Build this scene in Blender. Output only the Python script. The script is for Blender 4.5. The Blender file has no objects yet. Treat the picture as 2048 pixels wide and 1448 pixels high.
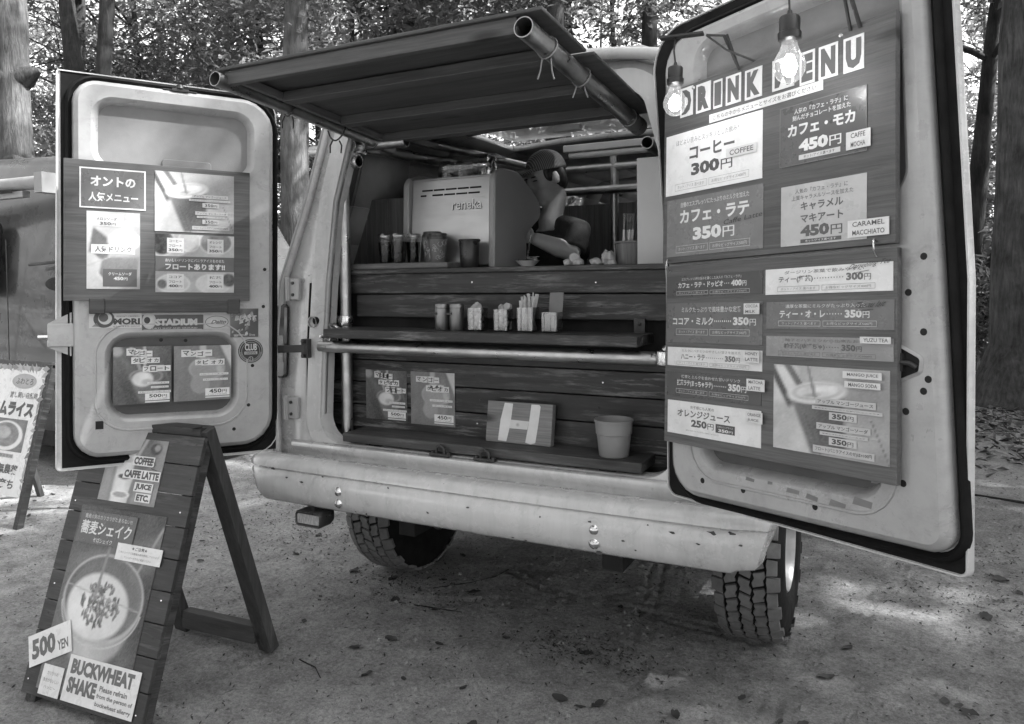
import bpy, math, random
import numpy as np
from mathutils import Vector as V, Matrix, noise
from mathutils.geometry import tessellate_polygon
random.seed(11)
sc = bpy.context.scene
col = sc.collection

# ------------------------------------------------------------------ camera
def basis():
    yaw, pitch, roll = .4712, .0258, -.0104
    s, c = math.sin(yaw), math.cos(yaw)
    F, Rr, U = V((-s, c, 0)), V((c, s, 0)), V((0, 0, 1))
    F2 = F*math.cos(pitch) - U*math.sin(pitch)
    U2 = U*math.cos(pitch) + F*math.sin(pitch)
    R3 = Rr*math.cos(roll) + U2*math.sin(roll)
    U3 = U2*math.cos(roll) - Rr*math.sin(roll)
    return R3, U3, F2
CR, CU, CF = basis()
cd = bpy.data.cameras.new('camera')
cam = bpy.data.objects.new('camera', cd); col.objects.link(cam)
cam.matrix_world = Matrix(((CR.x, CU.x, -CF.x, 1.3958), (CR.y, CU.y, -CF.y, -2.4537), (CR.z, CU.z, -CF.z, 1.493), (0, 0, 0, 1)))
cd.sensor_width = 36; cd.lens = 26.537; cd.shift_y = -.0586
cd.clip_start = .05; cd.clip_end = 600
sc.camera = cam

# ------------------------------------------------------------------ light
SUN = V((.74, .30, .95)).normalized()          # direction towards the sun
w = bpy.data.worlds.new('World'); sc.world = w; w.use_nodes = True
nt = w.node_tree; bg = nt.nodes['Background']
sky = nt.nodes.new('ShaderNodeTexSky'); sky.sky_type = 'NISHITA'; sky.sun_disc = False
sky.sun_elevation = math.asin(SUN.z); sky.sun_rotation = math.atan2(SUN.x, SUN.y)
sky.dust_density = 3
bw = nt.nodes.new('ShaderNodeRGBToBW')         # black and white photograph: a grey sky
nt.links.new(sky.outputs[0], bw.inputs[0]); nt.links.new(bw.outputs[0], bg.inputs[0])
bg.inputs[1].default_value = .15
sl = bpy.data.lights.new('sun', 'SUN'); sl.energy = 3.4; sl.angle = math.radians(.9)
so = bpy.data.objects.new('sun', sl); col.objects.link(so)
so.rotation_euler = (-SUN).to_track_quat('-Z', 'Y').to_euler()
sc.view_settings.view_transform = 'Standard'; sc.view_settings.look = 'None'
sc.view_settings.gamma = 1; sc.view_settings.exposure = 2.5
sc.view_settings.use_curve_mapping = False
sc.cycles.max_bounces = 8; sc.cycles.transparent_max_bounces = 16
sc.cycles.caustics_reflective = False; sc.cycles.caustics_refractive = False
sc.cycles.sample_clamp_indirect = 4

# ------------------------------------------------------------------ helpers
def L(v):
    v /= 255.
    return v/12.92 if v <= .04045 else ((v + .055)/1.055)**2.4

MATS = {}
def nodes(name):
    m = bpy.data.materials.new(name); m.use_nodes = True
    t = m.node_tree
    return m, t, t.nodes['Principled BSDF']
def N(t, kind, **kw):
    n = t.nodes.new(kind)
    for k, v in kw.items():
        if k in n.inputs: n.inputs[k].default_value = v
        else: setattr(n, k, v)
    return n
def coords(t, stretch=(1, 1, 1), rnd=True, rot=(0, 0, 0)):
    tc = t.nodes.new('ShaderNodeTexCoord'); mp = t.nodes.new('ShaderNodeMapping')
    mp.inputs['Scale'].default_value = stretch; mp.inputs['Rotation'].default_value = rot
    if rnd:
        oi = t.nodes.new('ShaderNodeObjectInfo')
        mu = N(t, 'ShaderNodeMath', operation='MULTIPLY'); mu.inputs[1].default_value = 37.
        t.links.new(oi.outputs['Random'], mu.inputs[0])
        ad = N(t, 'ShaderNodeVectorMath', operation='ADD')
        t.links.new(tc.outputs['Object'], ad.inputs[0]); t.links.new(mu.outputs[0], ad.inputs[1])
        t.links.new(ad.outputs[0], mp.inputs['Vector'])
    else:
        t.links.new(tc.outputs['Object'], mp.inputs['Vector'])
    return mp.outputs[0]
def ramp(t, src, stops):
    r = t.nodes.new('ShaderNodeValToRGB')
    el = r.color_ramp.elements
    while len(el) < len(stops): el.new(.5)
    for e, (p, v) in zip(el, stops):
        e.position = p; e.color = (v, v, v, 1)
    t.links.new(src, r.inputs[0]); return r.outputs[0]
def noi(t, vec, scale, detail=4, rough=.6, dist=0):
    n = N(t, 'ShaderNodeTexNoise', Scale=scale, Detail=detail, Roughness=rough, Distortion=dist)
    t.links.new(vec, n.inputs['Vector']); return n.outputs['Fac']
def mixv(t, a, b, mode='MULTIPLY', fac=1.):
    m = N(t, 'ShaderNodeMix', data_type='RGBA', blend_type=mode)
    ins = [i for i in m.inputs if i.type == 'RGBA']
    facs = [i for i in m.inputs if i.name == 'Factor' and i.type == 'VALUE']
    if hasattr(fac, 'node'): t.links.new(fac, facs[0])
    else: facs[0].default_value = fac
    for i, s in zip(ins, (a, b)):
        if hasattr(s, 'node'): t.links.new(s, i)
        else: i.default_value = (s, s, s, 1)
    return [o for o in m.outputs if o.type == 'RGBA'][0]
def bump(t, b, h, dist, strength=1.):
    n = N(t, 'ShaderNodeBump', Strength=strength, Distance=dist)
    t.links.new(h, n.inputs['Height']); t.links.new(n.outputs[0], b.inputs['Normal'])
def pmat(name, v, rough=.6, metal=0, var=.25, scale=6, bdist=0, bscale=80, stretch=(1, 1, 1), coat=0, spec=.5, rv=.15, rnd=True):
    """plain procedural grey: base value with cloudy variation, roughness variation, fine relief"""
    if name in MATS: return MATS[name]
    m, t, b = nodes(name)
    c = coords(t, stretch, rnd)
    n1 = noi(t, c, scale, 6, .65)
    t.links.new(ramp(t, n1, [(.25, v*(1-var)), (.75, min(1, v*(1+var)))]), b.inputs['Base Color'])
    t.links.new(ramp(t, noi(t, c, scale*2.3), [(.3, max(.02, rough-rv)), (.7, min(1, rough+rv))]), b.inputs['Roughness'])
    b.inputs['Metallic'].default_value = metal
    b.inputs['Specular IOR Level'].default_value = spec
    b.inputs['Coat Weight'].default_value = coat
    if bdist: bump(t, b, noi(t, c, bscale, 5, .7), bdist)
    MATS[name] = m; return m
def wood(name, lo, hi, axis=0, rough=.6, worn=0., rnd=True, fine=70):
    """grain stretched along an axis; worn = pale scuffs where the stain has rubbed off"""
    if name in MATS: return MATS[name]
    m, t, b = nodes(name)
    st = [12, 12, 12]; st[axis] = .7
    c = coords(t, st, rnd)
    n1 = noi(t, c, 3.2, 8, .7, .4)
    base = ramp(t, n1, [(.3, lo), (.62, hi), (.8, (lo+hi)/2)])
    if rnd:
        oi = t.nodes.new('ShaderNodeObjectInfo'); base = mixv(t, base, ramp(t, oi.outputs['Random'], [(0, .7), (1, 1.35)]))
        ck = coords(t, [2.2 if i == axis else 7. for i in range(3)], rnd); kn = N(t, 'ShaderNodeTexVoronoi', Scale=.9); t.links.new(ck, kn.inputs['Vector']); base = mixv(t, base, ramp(t, kn.outputs['Distance'], [(.05, .25), (.13, 1)]))
    st2 = [fine, fine, fine]; st2[axis] = 2.2
    c2 = coords(t, st2, rnd)
    n2 = noi(t, c2, 2, 4, .7)
    base = mixv(t, base, ramp(t, n2, [(.3, .62), (.7, 1.25)]))
    if worn:
        st3 = [26, 26, 26]; st3[axis] = 2.5
        c3 = coords(t, st3, rnd)
        c4 = coords(t, (1, 1, 1), rnd)
        k = N(t, 'ShaderNodeMath', operation='MULTIPLY')
        t.links.new(ramp(t, noi(t, c3, 1.6, 6, .75), [(.50, 0), (.62, 1)]), k.inputs[0])
        t.links.new(ramp(t, noi(t, c4, 3.5, 3, .6), [(.38, 0), (.60, 1)]), k.inputs[1])
        base = mixv(t, base, worn, 'MIX', k.outputs[0])
    t.links.new(base, b.inputs['Base Color'])
    t.links.new(ramp(t, n2, [(.2, rough-.15), (.8, min(1, rough+.15))]), b.inputs['Roughness'])
    bump(t, b, n2, .0015, .6)
    MATS[name] = m; return m

def paint(name, v, rough=.36, chip=.6, dirt=.78):
    """old van paint: cloudy dirt, runs below edges, dark chips"""
    if name in MATS: return MATS[name]
    m, t, b = nodes(name)
    c = coords(t, (1, 1, 1), False)
    base = ramp(t, noi(t, c, 3.1, 8, .65), [(.25, v*dirt), (.52, v*.96), (.8, v*1.05)])
    cs = coords(t, (9, 9, 1.2), False)
    base = mixv(t, base, ramp(t, noi(t, cs, 2.2, 7, .72), [(.34, .88), (.55, 1)]))
    chips = ramp(t, noi(t, c, 34, 5, .62, .6), [(.69, 0), (.70, 1)])
    area = ramp(t, noi(t, c, 4.3, 3, .6), [(.50, 0), (.62, 1)])
    k = N(t, 'ShaderNodeMath', operation='MULTIPLY'); t.links.new(chips, k.inputs[0]); t.links.new(area, k.inputs[1])
    k2 = N(t, 'ShaderNodeMath', operation='MULTIPLY'); t.links.new(k.outputs[0], k2.inputs[0]); k2.inputs[1].default_value = chip
    base = mixv(t, base, .05, 'MIX', k2.outputs[0])
    cg = coords(t, (5, 5, 5), False); scr = ramp(t, noi(t, coords(t, (3, 3, 60), False), 1.3, 5, .8, 2.), [(.70, 1), (.72, .75)]); base = mixv(t, base, scr)
    grime = ramp(t, noi(t, cg, 1.6, 9, .78, 1.2), [(.24, .6), (.44, 1)]); base = mixv(t, base, grime)
    t.links.new(base, b.inputs['Base Color'])
    t.links.new(ramp(t, noi(t, c, 9, 6, .7), [(.3, rough-.12), (.75, rough+.16)]), b.inputs['Roughness'])
    b.inputs['Coat Weight'].default_value = .45; b.inputs['Coat Roughness'].default_value = .14
    bump(t, b, noi(t, c, 120, 4, .7), .0005, .25)
    MATS[name] = m; return m

def glassmat(name, tint=.95, gloss=.04, base=.05):
    """thin clear glass: mostly transparent with a fresnel sheen (no caustics needed)"""
    if name in MATS: return MATS[name]
    m = bpy.data.materials.new(name); m.use_nodes = True; t = m.node_tree
    t.nodes.remove(t.nodes['Principled BSDF']); out = t.nodes['Material Output']
    tr = t.nodes.new('ShaderNodeBsdfTransparent'); tr.inputs[0].default_value = (tint, tint, tint, 1)
    gl = t.nodes.new('ShaderNodeBsdfGlossy'); gl.inputs['Roughness'].default_value = gloss; gl.inputs[0].default_value = (1, 1, 1, 1)
    lw = N(t, 'ShaderNodeLayerWeight', Blend=.5); pw = N(t, 'ShaderNodeMath', operation='POWER'); t.links.new(lw.outputs['Facing'], pw.inputs[0]); pw.inputs[1].default_value = 3.
    fr = N(t, 'ShaderNodeMath', operation='MULTIPLY_ADD'); t.links.new(pw.outputs[0], fr.inputs[0]); fr.inputs[1].default_value = .75; fr.inputs[2].default_value = base
    mx = t.nodes.new('ShaderNodeMixShader')
    t.links.new(fr.outputs[0], mx.inputs[0]); t.links.new(tr.outputs[0], mx.inputs[1]); t.links.new(gl.outputs[0], mx.inputs[2])
    t.links.new(mx.outputs[0], out.inputs[0])
    MATS[name] = m; return m
def emit(name, s):
    if name in MATS: return MATS[name]
    m, t, b = nodes(name)
    b.inputs['Emission Color'].default_value = (1, 1, 1, 1); b.inputs['Emission Strength'].default_value = s
    MATS[name] = m; return m
def printmat(name, rough=.42):
    if name in MATS: return MATS[name]
    m, t, b = nodes(name)
    a = N(t, 'ShaderNodeAttribute', attribute_name='Col')
    c = coords(t, (1, 1, 1))
    t.links.new(mixv(t, a.outputs['Color'], ramp(t, noi(t, c, 14, 6, .65), [(.25, .84), (.7, 1.04)])), b.inputs['Base Color'])
    t.links.new(ramp(t, noi(t, c, 22, 4), [(.3, rough-.12), (.7, rough+.15)]), b.inputs['Roughness'])
    MATS[name] = m; return m

WM = {}
def wm(o): return WM.get(o.name, Matrix())
def tag(o, label=None, cat=None, group=None, kind=None):
    if label: o['label'] = label
    if cat: o['category'] = cat
    if group: o['group'] = group
    if kind: o['kind'] = kind
    return o
def thing(name, label, cat, loc=(0, 0, 0), group=None):
    o = bpy.data.objects.new(name, None); col.objects.link(o)
    o.empty_display_size = .1
    M = Matrix.Translation(loc); o.matrix_basis = M; WM[o.name] = M
    return tag(o, label, cat, group)
def adopt(o, parent, M=None):
    M = M or Matrix()
    if parent is not None:
        o.parent = parent; o.matrix_parent_inverse = wm(parent).inverted()
    o.matrix_basis = M; WM[o.name] = M
    return o
def copy_tree(o, M, parent=None):
    """a copy of a thing with its parts; M moves the whole from where it was built"""
    c = o.copy(); col.objects.link(c)
    if parent is None:
        c.matrix_basis = M @ wm(o); WM[c.name] = M @ wm(o)
    else:
        c.parent = parent
    for ch in o.children: copy_tree(ch, M, c)
    return c

class MB:
    """collects faces, builds one mesh object"""
    def __init__(s): s.v, s.f, s.m, s.c = [], [], [], []
    def add(s, vs, fs, mi=0, g=None):
        o = len(s.v); s.v += [tuple(p) for p in vs]
        for f in fs:
            s.f.append([o+i for i in f]); s.m.append(mi); s.c.append(g if g is None or not isinstance(g, (list, tuple)) else [g[i] for i in f])
    def box(s, a, b, mi=0, g=None):
        (x0, y0, z0), (x1, y1, z1) = a, b
        s.add([(x0, y0, z0), (x1, y0, z0), (x1, y1, z0), (x0, y1, z0), (x0, y0, z1), (x1, y0, z1), (x1, y1, z1), (x0, y1, z1)],
              [(0, 3, 2, 1), (4, 5, 6, 7), (0, 1, 5, 4), (1, 2, 6, 5), (2, 3, 7, 6), (3, 0, 4, 7)], mi, g)
    def bar(s, p, q, wd, ht, up=(0, 0, 1), mi=0):
        """box from p to q with width wd across and height ht along up"""
        p, q, up = V(p), V(q), V(up); d = (q-p).normalized(); sd = d.cross(up).normalized(); up = sd.cross(d)
        vs = []
        for e in (p, q):
            for a, b in ((-1, -1), (1, -1), (1, 1), (-1, 1)): vs.append(e + sd*(a*wd/2) + up*(b*ht/2))
        s.add(vs, [(0, 1, 2, 3), (7, 6, 5, 4), (0, 4, 5, 1), (1, 5, 6, 2), (2, 6, 7, 3), (3, 7, 4, 0)], mi)
    def tube(s, pts, r, n=12, mi=0, cap=True, closed=False, inner=0):
        pts = [V(p) for p in pts]; k = len(pts)
        rs = r if isinstance(r, (list, tuple)) else [r]*k
        ref = V((0, 0, 1)); rings = []; prev = None
        for i, p in enumerate(pts):
            a = pts[(i-1) % k] if (closed or i > 0) else p
            b = pts[(i+1) % k] if (closed or i < k-1) else p
            d = (b-a).normalized()
            if prev is None:
                u = d.orthogonal().normalized() if abs(d.z) > .9 else d.cross(ref).normalized()
            else:
                u = (prev - d*prev.dot(d)).normalized()
            prev = u; vv = d.cross(u)
            rings.append([p + (u*math.cos(2*math.pi*j/n) + vv*math.sin(2*math.pi*j/n))*rs[i] for j in range(n)])
        s.loft(rings, mi, cap and not closed and not inner, closed)
        if inner:
            rin = []
            for i, p in enumerate(pts): rin.append([p + (q-p)*inner for q in rings[i]])
            s.loft([x[::-1] for x in rin], mi, False)
            for e in (0, -1):
                a, b = rings[e], rin[e]
                for j in range(n):
                    q = [a[j], a[(j+1) % n], b[(j+1) % n], b[j]]
                    s.add(q if e else q[::-1], [(0, 1, 2, 3)], mi)
    def loft(s, rings, mi=0, cap=True, closed=False, wrap=True):
        n = len(rings[0]); o = len(s.v)
        for r_ in rings: s.v += [tuple(p) for p in r_]
        k = len(rings)
        for i in range(k if closed else k-1):
            a, b = o+i*n, o+((i+1) % k)*n
            for j in range(n if wrap else n-1):
                s.f.append([a+j, a+(j+1) % n, b+(j+1) % n, b+j]); s.m.append(mi); s.c.append(None)
        if cap:
            s.f.append([o+j for j in range(n)][::-1]); s.m.append(mi); s.c.append(None)
            s.f.append([o+(k-1)*n+j for j in range(n)]); s.m.append(mi); s.c.append(None)
    def lathe(s, prof, n=24, M=None, mi=0, cap=True):
        M = M or Matrix()
        rings = [[M @ V((r*math.cos(2*math.pi*j/n), r*math.sin(2*math.pi*j/n), z)) for j in range(n)] for r, z in prof]
        s.loft(rings, mi, cap)
    def holes(s, loops, fn, mi=0, flip=False):
        """flat face with holes: loops of 2D points (outer first), fn maps 2D to 3D"""
        pl = [[V((x, y, 0)) for x, y in l] for l in loops]
        flat = [fn(p.x, p.y) for l in pl for p in l]
        tris = tessellate_polygon(pl)
        s.add(flat, [(t[::-1] if flip else t) for t in tris], mi)
    def build(s, name, mats, parent=None, M=None, smooth=None, bevel=0, local=False):
        me = bpy.data.meshes.new(name)
        me.from_pydata(s.v, [], s.f)
        for m in (mats if isinstance(mats, (list, tuple)) else [mats]): me.materials.append(m)
        me.polygons.foreach_set('material_index', s.m)
        if any(c is not None for c in s.c):
            at = me.color_attributes.new('Col', 'FLOAT_COLOR', 'CORNER'); buf = []
            for f, c in zip(s.f, s.c):
                for i in range(len(f)):
                    g = 1. if c is None else (c[i] if isinstance(c, (list, tuple)) else c)
                    buf += [g, g, g, 1.]
            at.data.foreach_set('color', buf)
        me.validate(); me.update()
        if smooth is not None:
            me.polygons.foreach_set('use_smooth', [True]*len(me.polygons))
            me.set_sharp_from_angle(angle=math.radians(smooth))
        o = bpy.data.objects.new(name, me); col.objects.link(o)
        adopt(o, parent, M)
        if bevel:
            bv = o.modifiers.new('bevel', 'BEVEL'); bv.width = bevel; bv.segments = 2; bv.limit_method = 'ANGLE'; bv.angle_limit = math.radians(40)
            bv.harden_normals = False
        return o

def rpoly(pts, r, n=6):
    """polygon with filleted corners; r may be a list"""
    out = []; k = len(pts)
    for i, p in enumerate(pts):
        rr = r[i] if isinstance(r, (list, tuple)) else r
        p = V((*p, 0)); a = V((*pts[i-1], 0)); b = V((*pts[(i+1) % k], 0))
        if rr <= 0: out.append((p.x, p.y)); continue
        da, db = (a-p).normalized(), (b-p).normalized()
        ang = da.angle(db); tl = rr/math.tan(ang/2)
        cn = p + (da+db).normalized()*(rr/math.sin(ang/2))
        s0, s1 = p+da*tl-cn, p+db*tl-cn
        for j in range(n+1):
            d = s0.lerp(s1, j/n)
            if d.length > 1e-9: d = d.normalized()*rr
            out.append((cn.x+d.x, cn.y+d.y))
    return out
def rrect(x0, y0, x1, y1, r, n=6): return rpoly([(x0, y0), (x1, y0), (x1, y1), (x0, y1)], r, n)
def inset(l, d):
    out = []; k = len(l)
    A = sum(l[i-1][0]*l[i][1]-l[i][0]*l[i-1][1] for i in range(k))
    sg = 1 if A > 0 else -1
    for i in range(k):
        a, b = l[i-1], l[(i+1) % k]; dx, dy = b[0]-a[0], b[1]-a[1]; q = math.hypot(dx, dy) or 1
        out.append((l[i][0]-sg*dy/q*d, l[i][1]+sg*dx/q*d))
    return out

# ---- lettering: curves of Blender's own font, turned into flat mesh
_tc = {}
def glyphs(body, bold=.0):
    k = (body, bold)
    if k in _tc: return _tc[k]
    cu = bpy.data.curves.new('t', 'FONT'); cu.body = body; cu.resolution_u = 2; cu.offset = bold; cu.fill_mode = 'FRONT'
    ob = bpy.data.objects.new('t', cu); col.objects.link(ob)
    me = bpy.data.meshes.new_from_object(ob.evaluated_get(bpy.context.evaluated_depsgraph_get()))
    vs = [(v.co.x, v.co.y) for v in me.vertices]; fs = [list(p.vertices) for p in me.polygons]
    bpy.data.objects.remove(ob); bpy.data.curves.remove(cu); bpy.data.meshes.remove(me)
    if not vs: vs = [(0, 0), (1, 1)]
    xs = [p[0] for p in vs]; ys = [p[1] for p in vs]
    _tc[k] = (vs, fs, (min(xs), min(ys), max(xs), max(ys))); return _tc[k]
DZ = .00025
class Print(MB):
    """flat print in a board frame: x right, y up, z towards the reader, grey per corner"""
    def __init__(s, z=0, box=None):
        super().__init__(); s.z0 = z; s.top = 0; s.box_ = box or (0, 0, 1, 1)
    def P(s, x, y, z=0):
        x0, y0, x1, y1 = s.box_
        return (x0+(x1-x0)*x, y0+(y1-y0)*y, s.z0+z*DZ)
    def poly(s, pts, g, z=1):
        s.top = max(s.top, z); s.add([s.P(x, y, z) for x, y in pts], [tuple(range(len(pts)))], 0, g)
    def rect(s, x0, y0, x1, y1, g, z=1): s.poly([(x0, y0), (x1, y0), (x1, y1), (x0, y1)], g, z)
    def ell(s, cx, cy, rx, ry, g, z=1, n=28, rim=None, a0=0, a1=2*math.pi):
        """ellipse; rim = grey at the outline, g at the centre"""
        pts = [(cx+rx*math.cos(a0+(a1-a0)*i/n), cy+ry*math.sin(a0+(a1-a0)*i/n)) for i in range(n+1)]
        vs = [s.P(cx, cy, z)] + [s.P(x, y, z) for x, y in pts]
        r_ = g if rim is None else rim; s.top = max(s.top, z)
        s.add(vs, [(0, i+1, i+2) for i in range(n)], 0, [g]+[r_]*(n+1))
    def line(s, p, q, wd, g, z=1):
        x0, y0, x1, y1 = s.box_; W, H = x1-x0, y1-y0
        dx, dy = (q[0]-p[0])*W, (q[1]-p[1])*H; l = math.hypot(dx, dy) or 1
        nx, ny = -dy/l*wd/2/W, dx/l*wd/2/H
        s.poly([(p[0]-nx, p[1]-ny), (q[0]-nx, q[1]-ny), (q[0]+nx, q[1]+ny), (p[0]+nx, p[1]+ny)], g, z)
    def curve(s, pts, wd, g, z=1):
        for a, b in zip(pts, pts[1:]): s.line(a, b, wd, g, z)
    def frame(s, x0, y0, x1, y1, wd, g, z=1):
        X0, Y0, X1, Y1 = s.box_; a, b = wd/(X1-X0), wd/(Y1-Y0)
        s.rect(x0, y0, x1, y0+b, g, z); s.rect(x0, y1-b, x1, y1, g, z); s.rect(x0, y0+b, x0+a, y1-b, g, z); s.rect(x1-a, y0+b, x1, y1-b, g, z)
    def text(s, body, x0, y0, x1, y1, g, z=None, bold=.0, slant=0, rise=0):
        """text stretched to fill the given box (0..1 units of the print's own box)"""
        vs, fs, (a, b, c, d) = glyphs(body, bold); z = max(z or 0, s.top+1)
        out = []
        for x, y in vs:
            fx, fy = (x-a)/max(c-a, 1e-6), (y-b)/max(d-b, 1e-6)
            out.append(s.P(x0+(x1-x0)*fx+slant*fy*(y1-y0), y0+(y1-y0)*fy+rise*fx, z))
        s.add(out, fs, 0, g)
    def done(s, name, parent, M, mat=None): return s.build(name, mat or printmat('print_ink'), parent, M)
def card(name, parent, M, box, g, z=0, th=.0015, mat=None):
    """a sheet of laminated card on a board"""
    b = Print(z, (0, 0, 1, 1)); x0, y0, x1, y1 = box
    b.box((x0, y0, z), (x1, y1, z+th), 0, g)
    return b.build(name, mat or printmat('laminated_card', .3), parent, M)
# ------------------------------------------------------------------ materials
PAINT = paint('aged_white_paint', .50, .24)
PAINT_IN = paint('door_inner_paint', .34, .34, .8)
RUBBER = pmat('black_rubber', .006, .8, var=.4, bdist=.0004, spec=.2)
TYRE = pmat('tyre_rubber', .008, .85, spec=.15, var=.3, bdist=.0005, bscale=200)
TREAD = pmat('dusty_tread', .12, .85, var=.35, scale=14, bdist=.0008, bscale=160)
GALV = pmat('galvanised_pipe', .42, .38, 1, var=.3, scale=9, bdist=.0004, bscale=50, stretch=(1, 1, 1))
CHROME = pmat('worn_chrome', .6, .22, 1, var=.15, scale=20)
STEEL = pmat('brushed_steel', .50, .42, .85, var=.05, scale=3, stretch=(1, 1, 4), rv=.06, bdist=.00004, bscale=160)
DARKMETAL = pmat('dark_metal', .05, .5, .6, var=.4)
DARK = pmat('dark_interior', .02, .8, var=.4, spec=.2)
GREYPANEL = pmat('grey_door_card', .17, .7, var=.2, scale=5, bdist=.0005, bscale=220)
DARKPANEL = pmat('dark_window_panel', .055, .45, var=.25, scale=5)
PLANKX = wood('stained_plank', .006, .028, 0, .55, worn=.15)
PLANKV = wood('bare_cupboard_board', .05, .10, 2, .7)
BENCHW = wood('bench_wood', .018, .05, 0, .6, worn=.09)
BOARDW = wood('menu_plywood', .066, .10, 0, .6)
AWNW = wood('awning_plywood', .034, .064, 0, .75)
AWNB = wood('awning_batten', .045, .085, 0, .7)
SIGNW = wood('sign_plank', .020, .046, 0, .62, worn=.075)
SIGNLEG = wood('sign_leg_wood', .014, .04, 2, .65, worn=.08)
WHITEPL = pmat('white_board', .6, .55, var=.08, scale=3)
CORD = pmat('black_cord', .02, .5, var=.2)
ROPE = pmat('pale_string', .25, .9, var=.3)
SKINM = pmat('skin', .40, .5, var=.12, scale=12, bdist=.0006, bscale=120)
PLASTIC = pmat('grey_plastic', .20, .45, var=.12, scale=4)

# ------------------------------------------------------------------ ground
def sandmat():
    m, t, b = nodes('sandy_ground')
    c = coords(t, (1, 1, 1), False)
    base = ramp(t, noi(t, c, .55, 8, .62), [(.32, .31), (.68, .54)])
    base = mixv(t, base, ramp(t, noi(t, c, 7, 8, .7), [(.3, .62), (.65, 1.12)]))
    base = mixv(t, base, ramp(t, noi(t, c, 62, 5, .7), [(.34, .66), (.58, 1.06)]))
    base = mixv(t, base, ramp(t, noi(t, c, 170, 4, .75), [(.3, .66), (.62, 1.1)]))
    base = mixv(t, base, ramp(t, noi(t, c, 26, 6, .7, .8), [(.60, 1), (.70, .38)]))     # crumbs of bark and soil
    t.links.new(base, b.inputs['Base Color']); b.inputs['Roughness'].default_value = .95
    b.inputs['Specular IOR Level'].default_value = .15
    h = mixv(t, noi(t, c, 38, 8, .75), noi(t, c, 260, 3, .7), 'ADD', .5)
    bump(t, b, h, .026, 1.)
    return m
SAND = sandmat()
def axis(lo, hi, step, far):
    a = list(np.arange(lo, hi+step/2, step)); s = step; p = hi
    while p < far: s *= 1.22; p += s; a.append(p)
    s = step; p = lo; pre = []
    while p > -far: s *= 1.22; p -= s; pre.append(p)
    return np.array(pre[::-1]+a)
def fbm(x, y, f, seed, oct=4):
    r = np.random.RandomState(seed); o = np.zeros_like(x); a = 1.
    for k in range(oct):
        for j in range(3):
            an = r.rand()*6.28; ph = r.rand()*6.28; ff = f*(1+.5*r.rand())
            o += a*np.sin((x*np.cos(an)+y*np.sin(an))*ff+ph+1.7*np.sin((x*np.sin(an)-y*np.cos(an))*ff*.7+ph))
        a *= .55; f *= 2.1
    return o/3
def seg_d(x, y, p, q):
    px, py = p; dx, dy = q[0]-px, q[1]-py; t = np.clip(((x-px)*dx+(y-py)*dy)/(dx*dx+dy*dy), 0, 1)
    return np.hypot(x-px-t*dx, y-py-t*dy), t*math.hypot(dx, dy)
TRACKS = [((.2, 1.8), (.62, -.25)), ((.62, -.25), (.80, -1.5)), ((-.75, 1.2), (-.1, .85)), ((-.1, .85), (1.1, .75)),
          ((-1.35, .25), (-.35, .55)), ((-.35, .55), (.6, 1.2)), ((1.0, .35), (1.02, -1.6)), ((2.0, 4.5), (1.25, 1.2)), ((-.95, .4), (-.9, -1.2))]
def ground_h(x, y):
    z = .014*fbm(x, y, 1.1, 3) + .006*fbm(x, y, 7., 5, 3) + .0032*np.abs(fbm(x, y, 24., 8, 3)) + .0022*fbm(x, y, 70., 12, 2)
    for p, q in TRACKS:
        d, l = seg_d(x, y, p, q)
        k_ = .55+.45*np.sin(l*9+3*np.sin(l*4)); z -= k_*(.008*np.exp(-(np.abs(d-.032)/.012)**2)-.005*np.exp(-(np.abs(d-.056)/.014)**2))
        z -= .006*np.exp(-(d/.10)**2)*(.5+.5*np.sin(l*70+d*40))
    flat = np.exp(-((np.maximum(0, np.hypot(x, y-1)-6))/8)**2)
    return z*(.25+.75*flat)
def make_ground():
    xs = axis(-2.4, 2.3, .015, 180); ys = axis(-1.0, 1.9, .015, 180)
    X, Y = np.meshgrid(xs, ys); Z = ground_h(X, Y)
    n, m = X.shape
    me = bpy.data.meshes.new('ground')
    co = np.stack([X.ravel(), Y.ravel(), Z.ravel()], 1)
    i = np.arange(n*m).reshape(n, m)
    f = np.stack([i[:-1, :-1], i[:-1, 1:], i[1:, 1:], i[1:, :-1]], -1).reshape(-1, 4)
    me.vertices.add(n*m); me.vertices.foreach_set('co', co.ravel())
    me.loops.add(f.size); me.loops.foreach_set('vertex_index', f.ravel())
    me.polygons.add(len(f)); me.polygons.foreach_set('loop_start', np.arange(0, f.size, 4)); me.polygons.foreach_set('loop_total', np.full(len(f), 4))
    me.update(); me.validate(); me.materials.append(SAND)
    me.polygons.foreach_set('use_smooth', np.ones(len(f), bool))
    o = bpy.data.objects.new('ground', me); col.objects.link(o)
    tag(o, 'pale sandy ground with tyre tracks and scattered leaves', 'ground', kind='structure')
make_ground()
def gz(x, y): return float(ground_h(np.array([float(x)]), np.array([float(y)]))[0])

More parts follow.
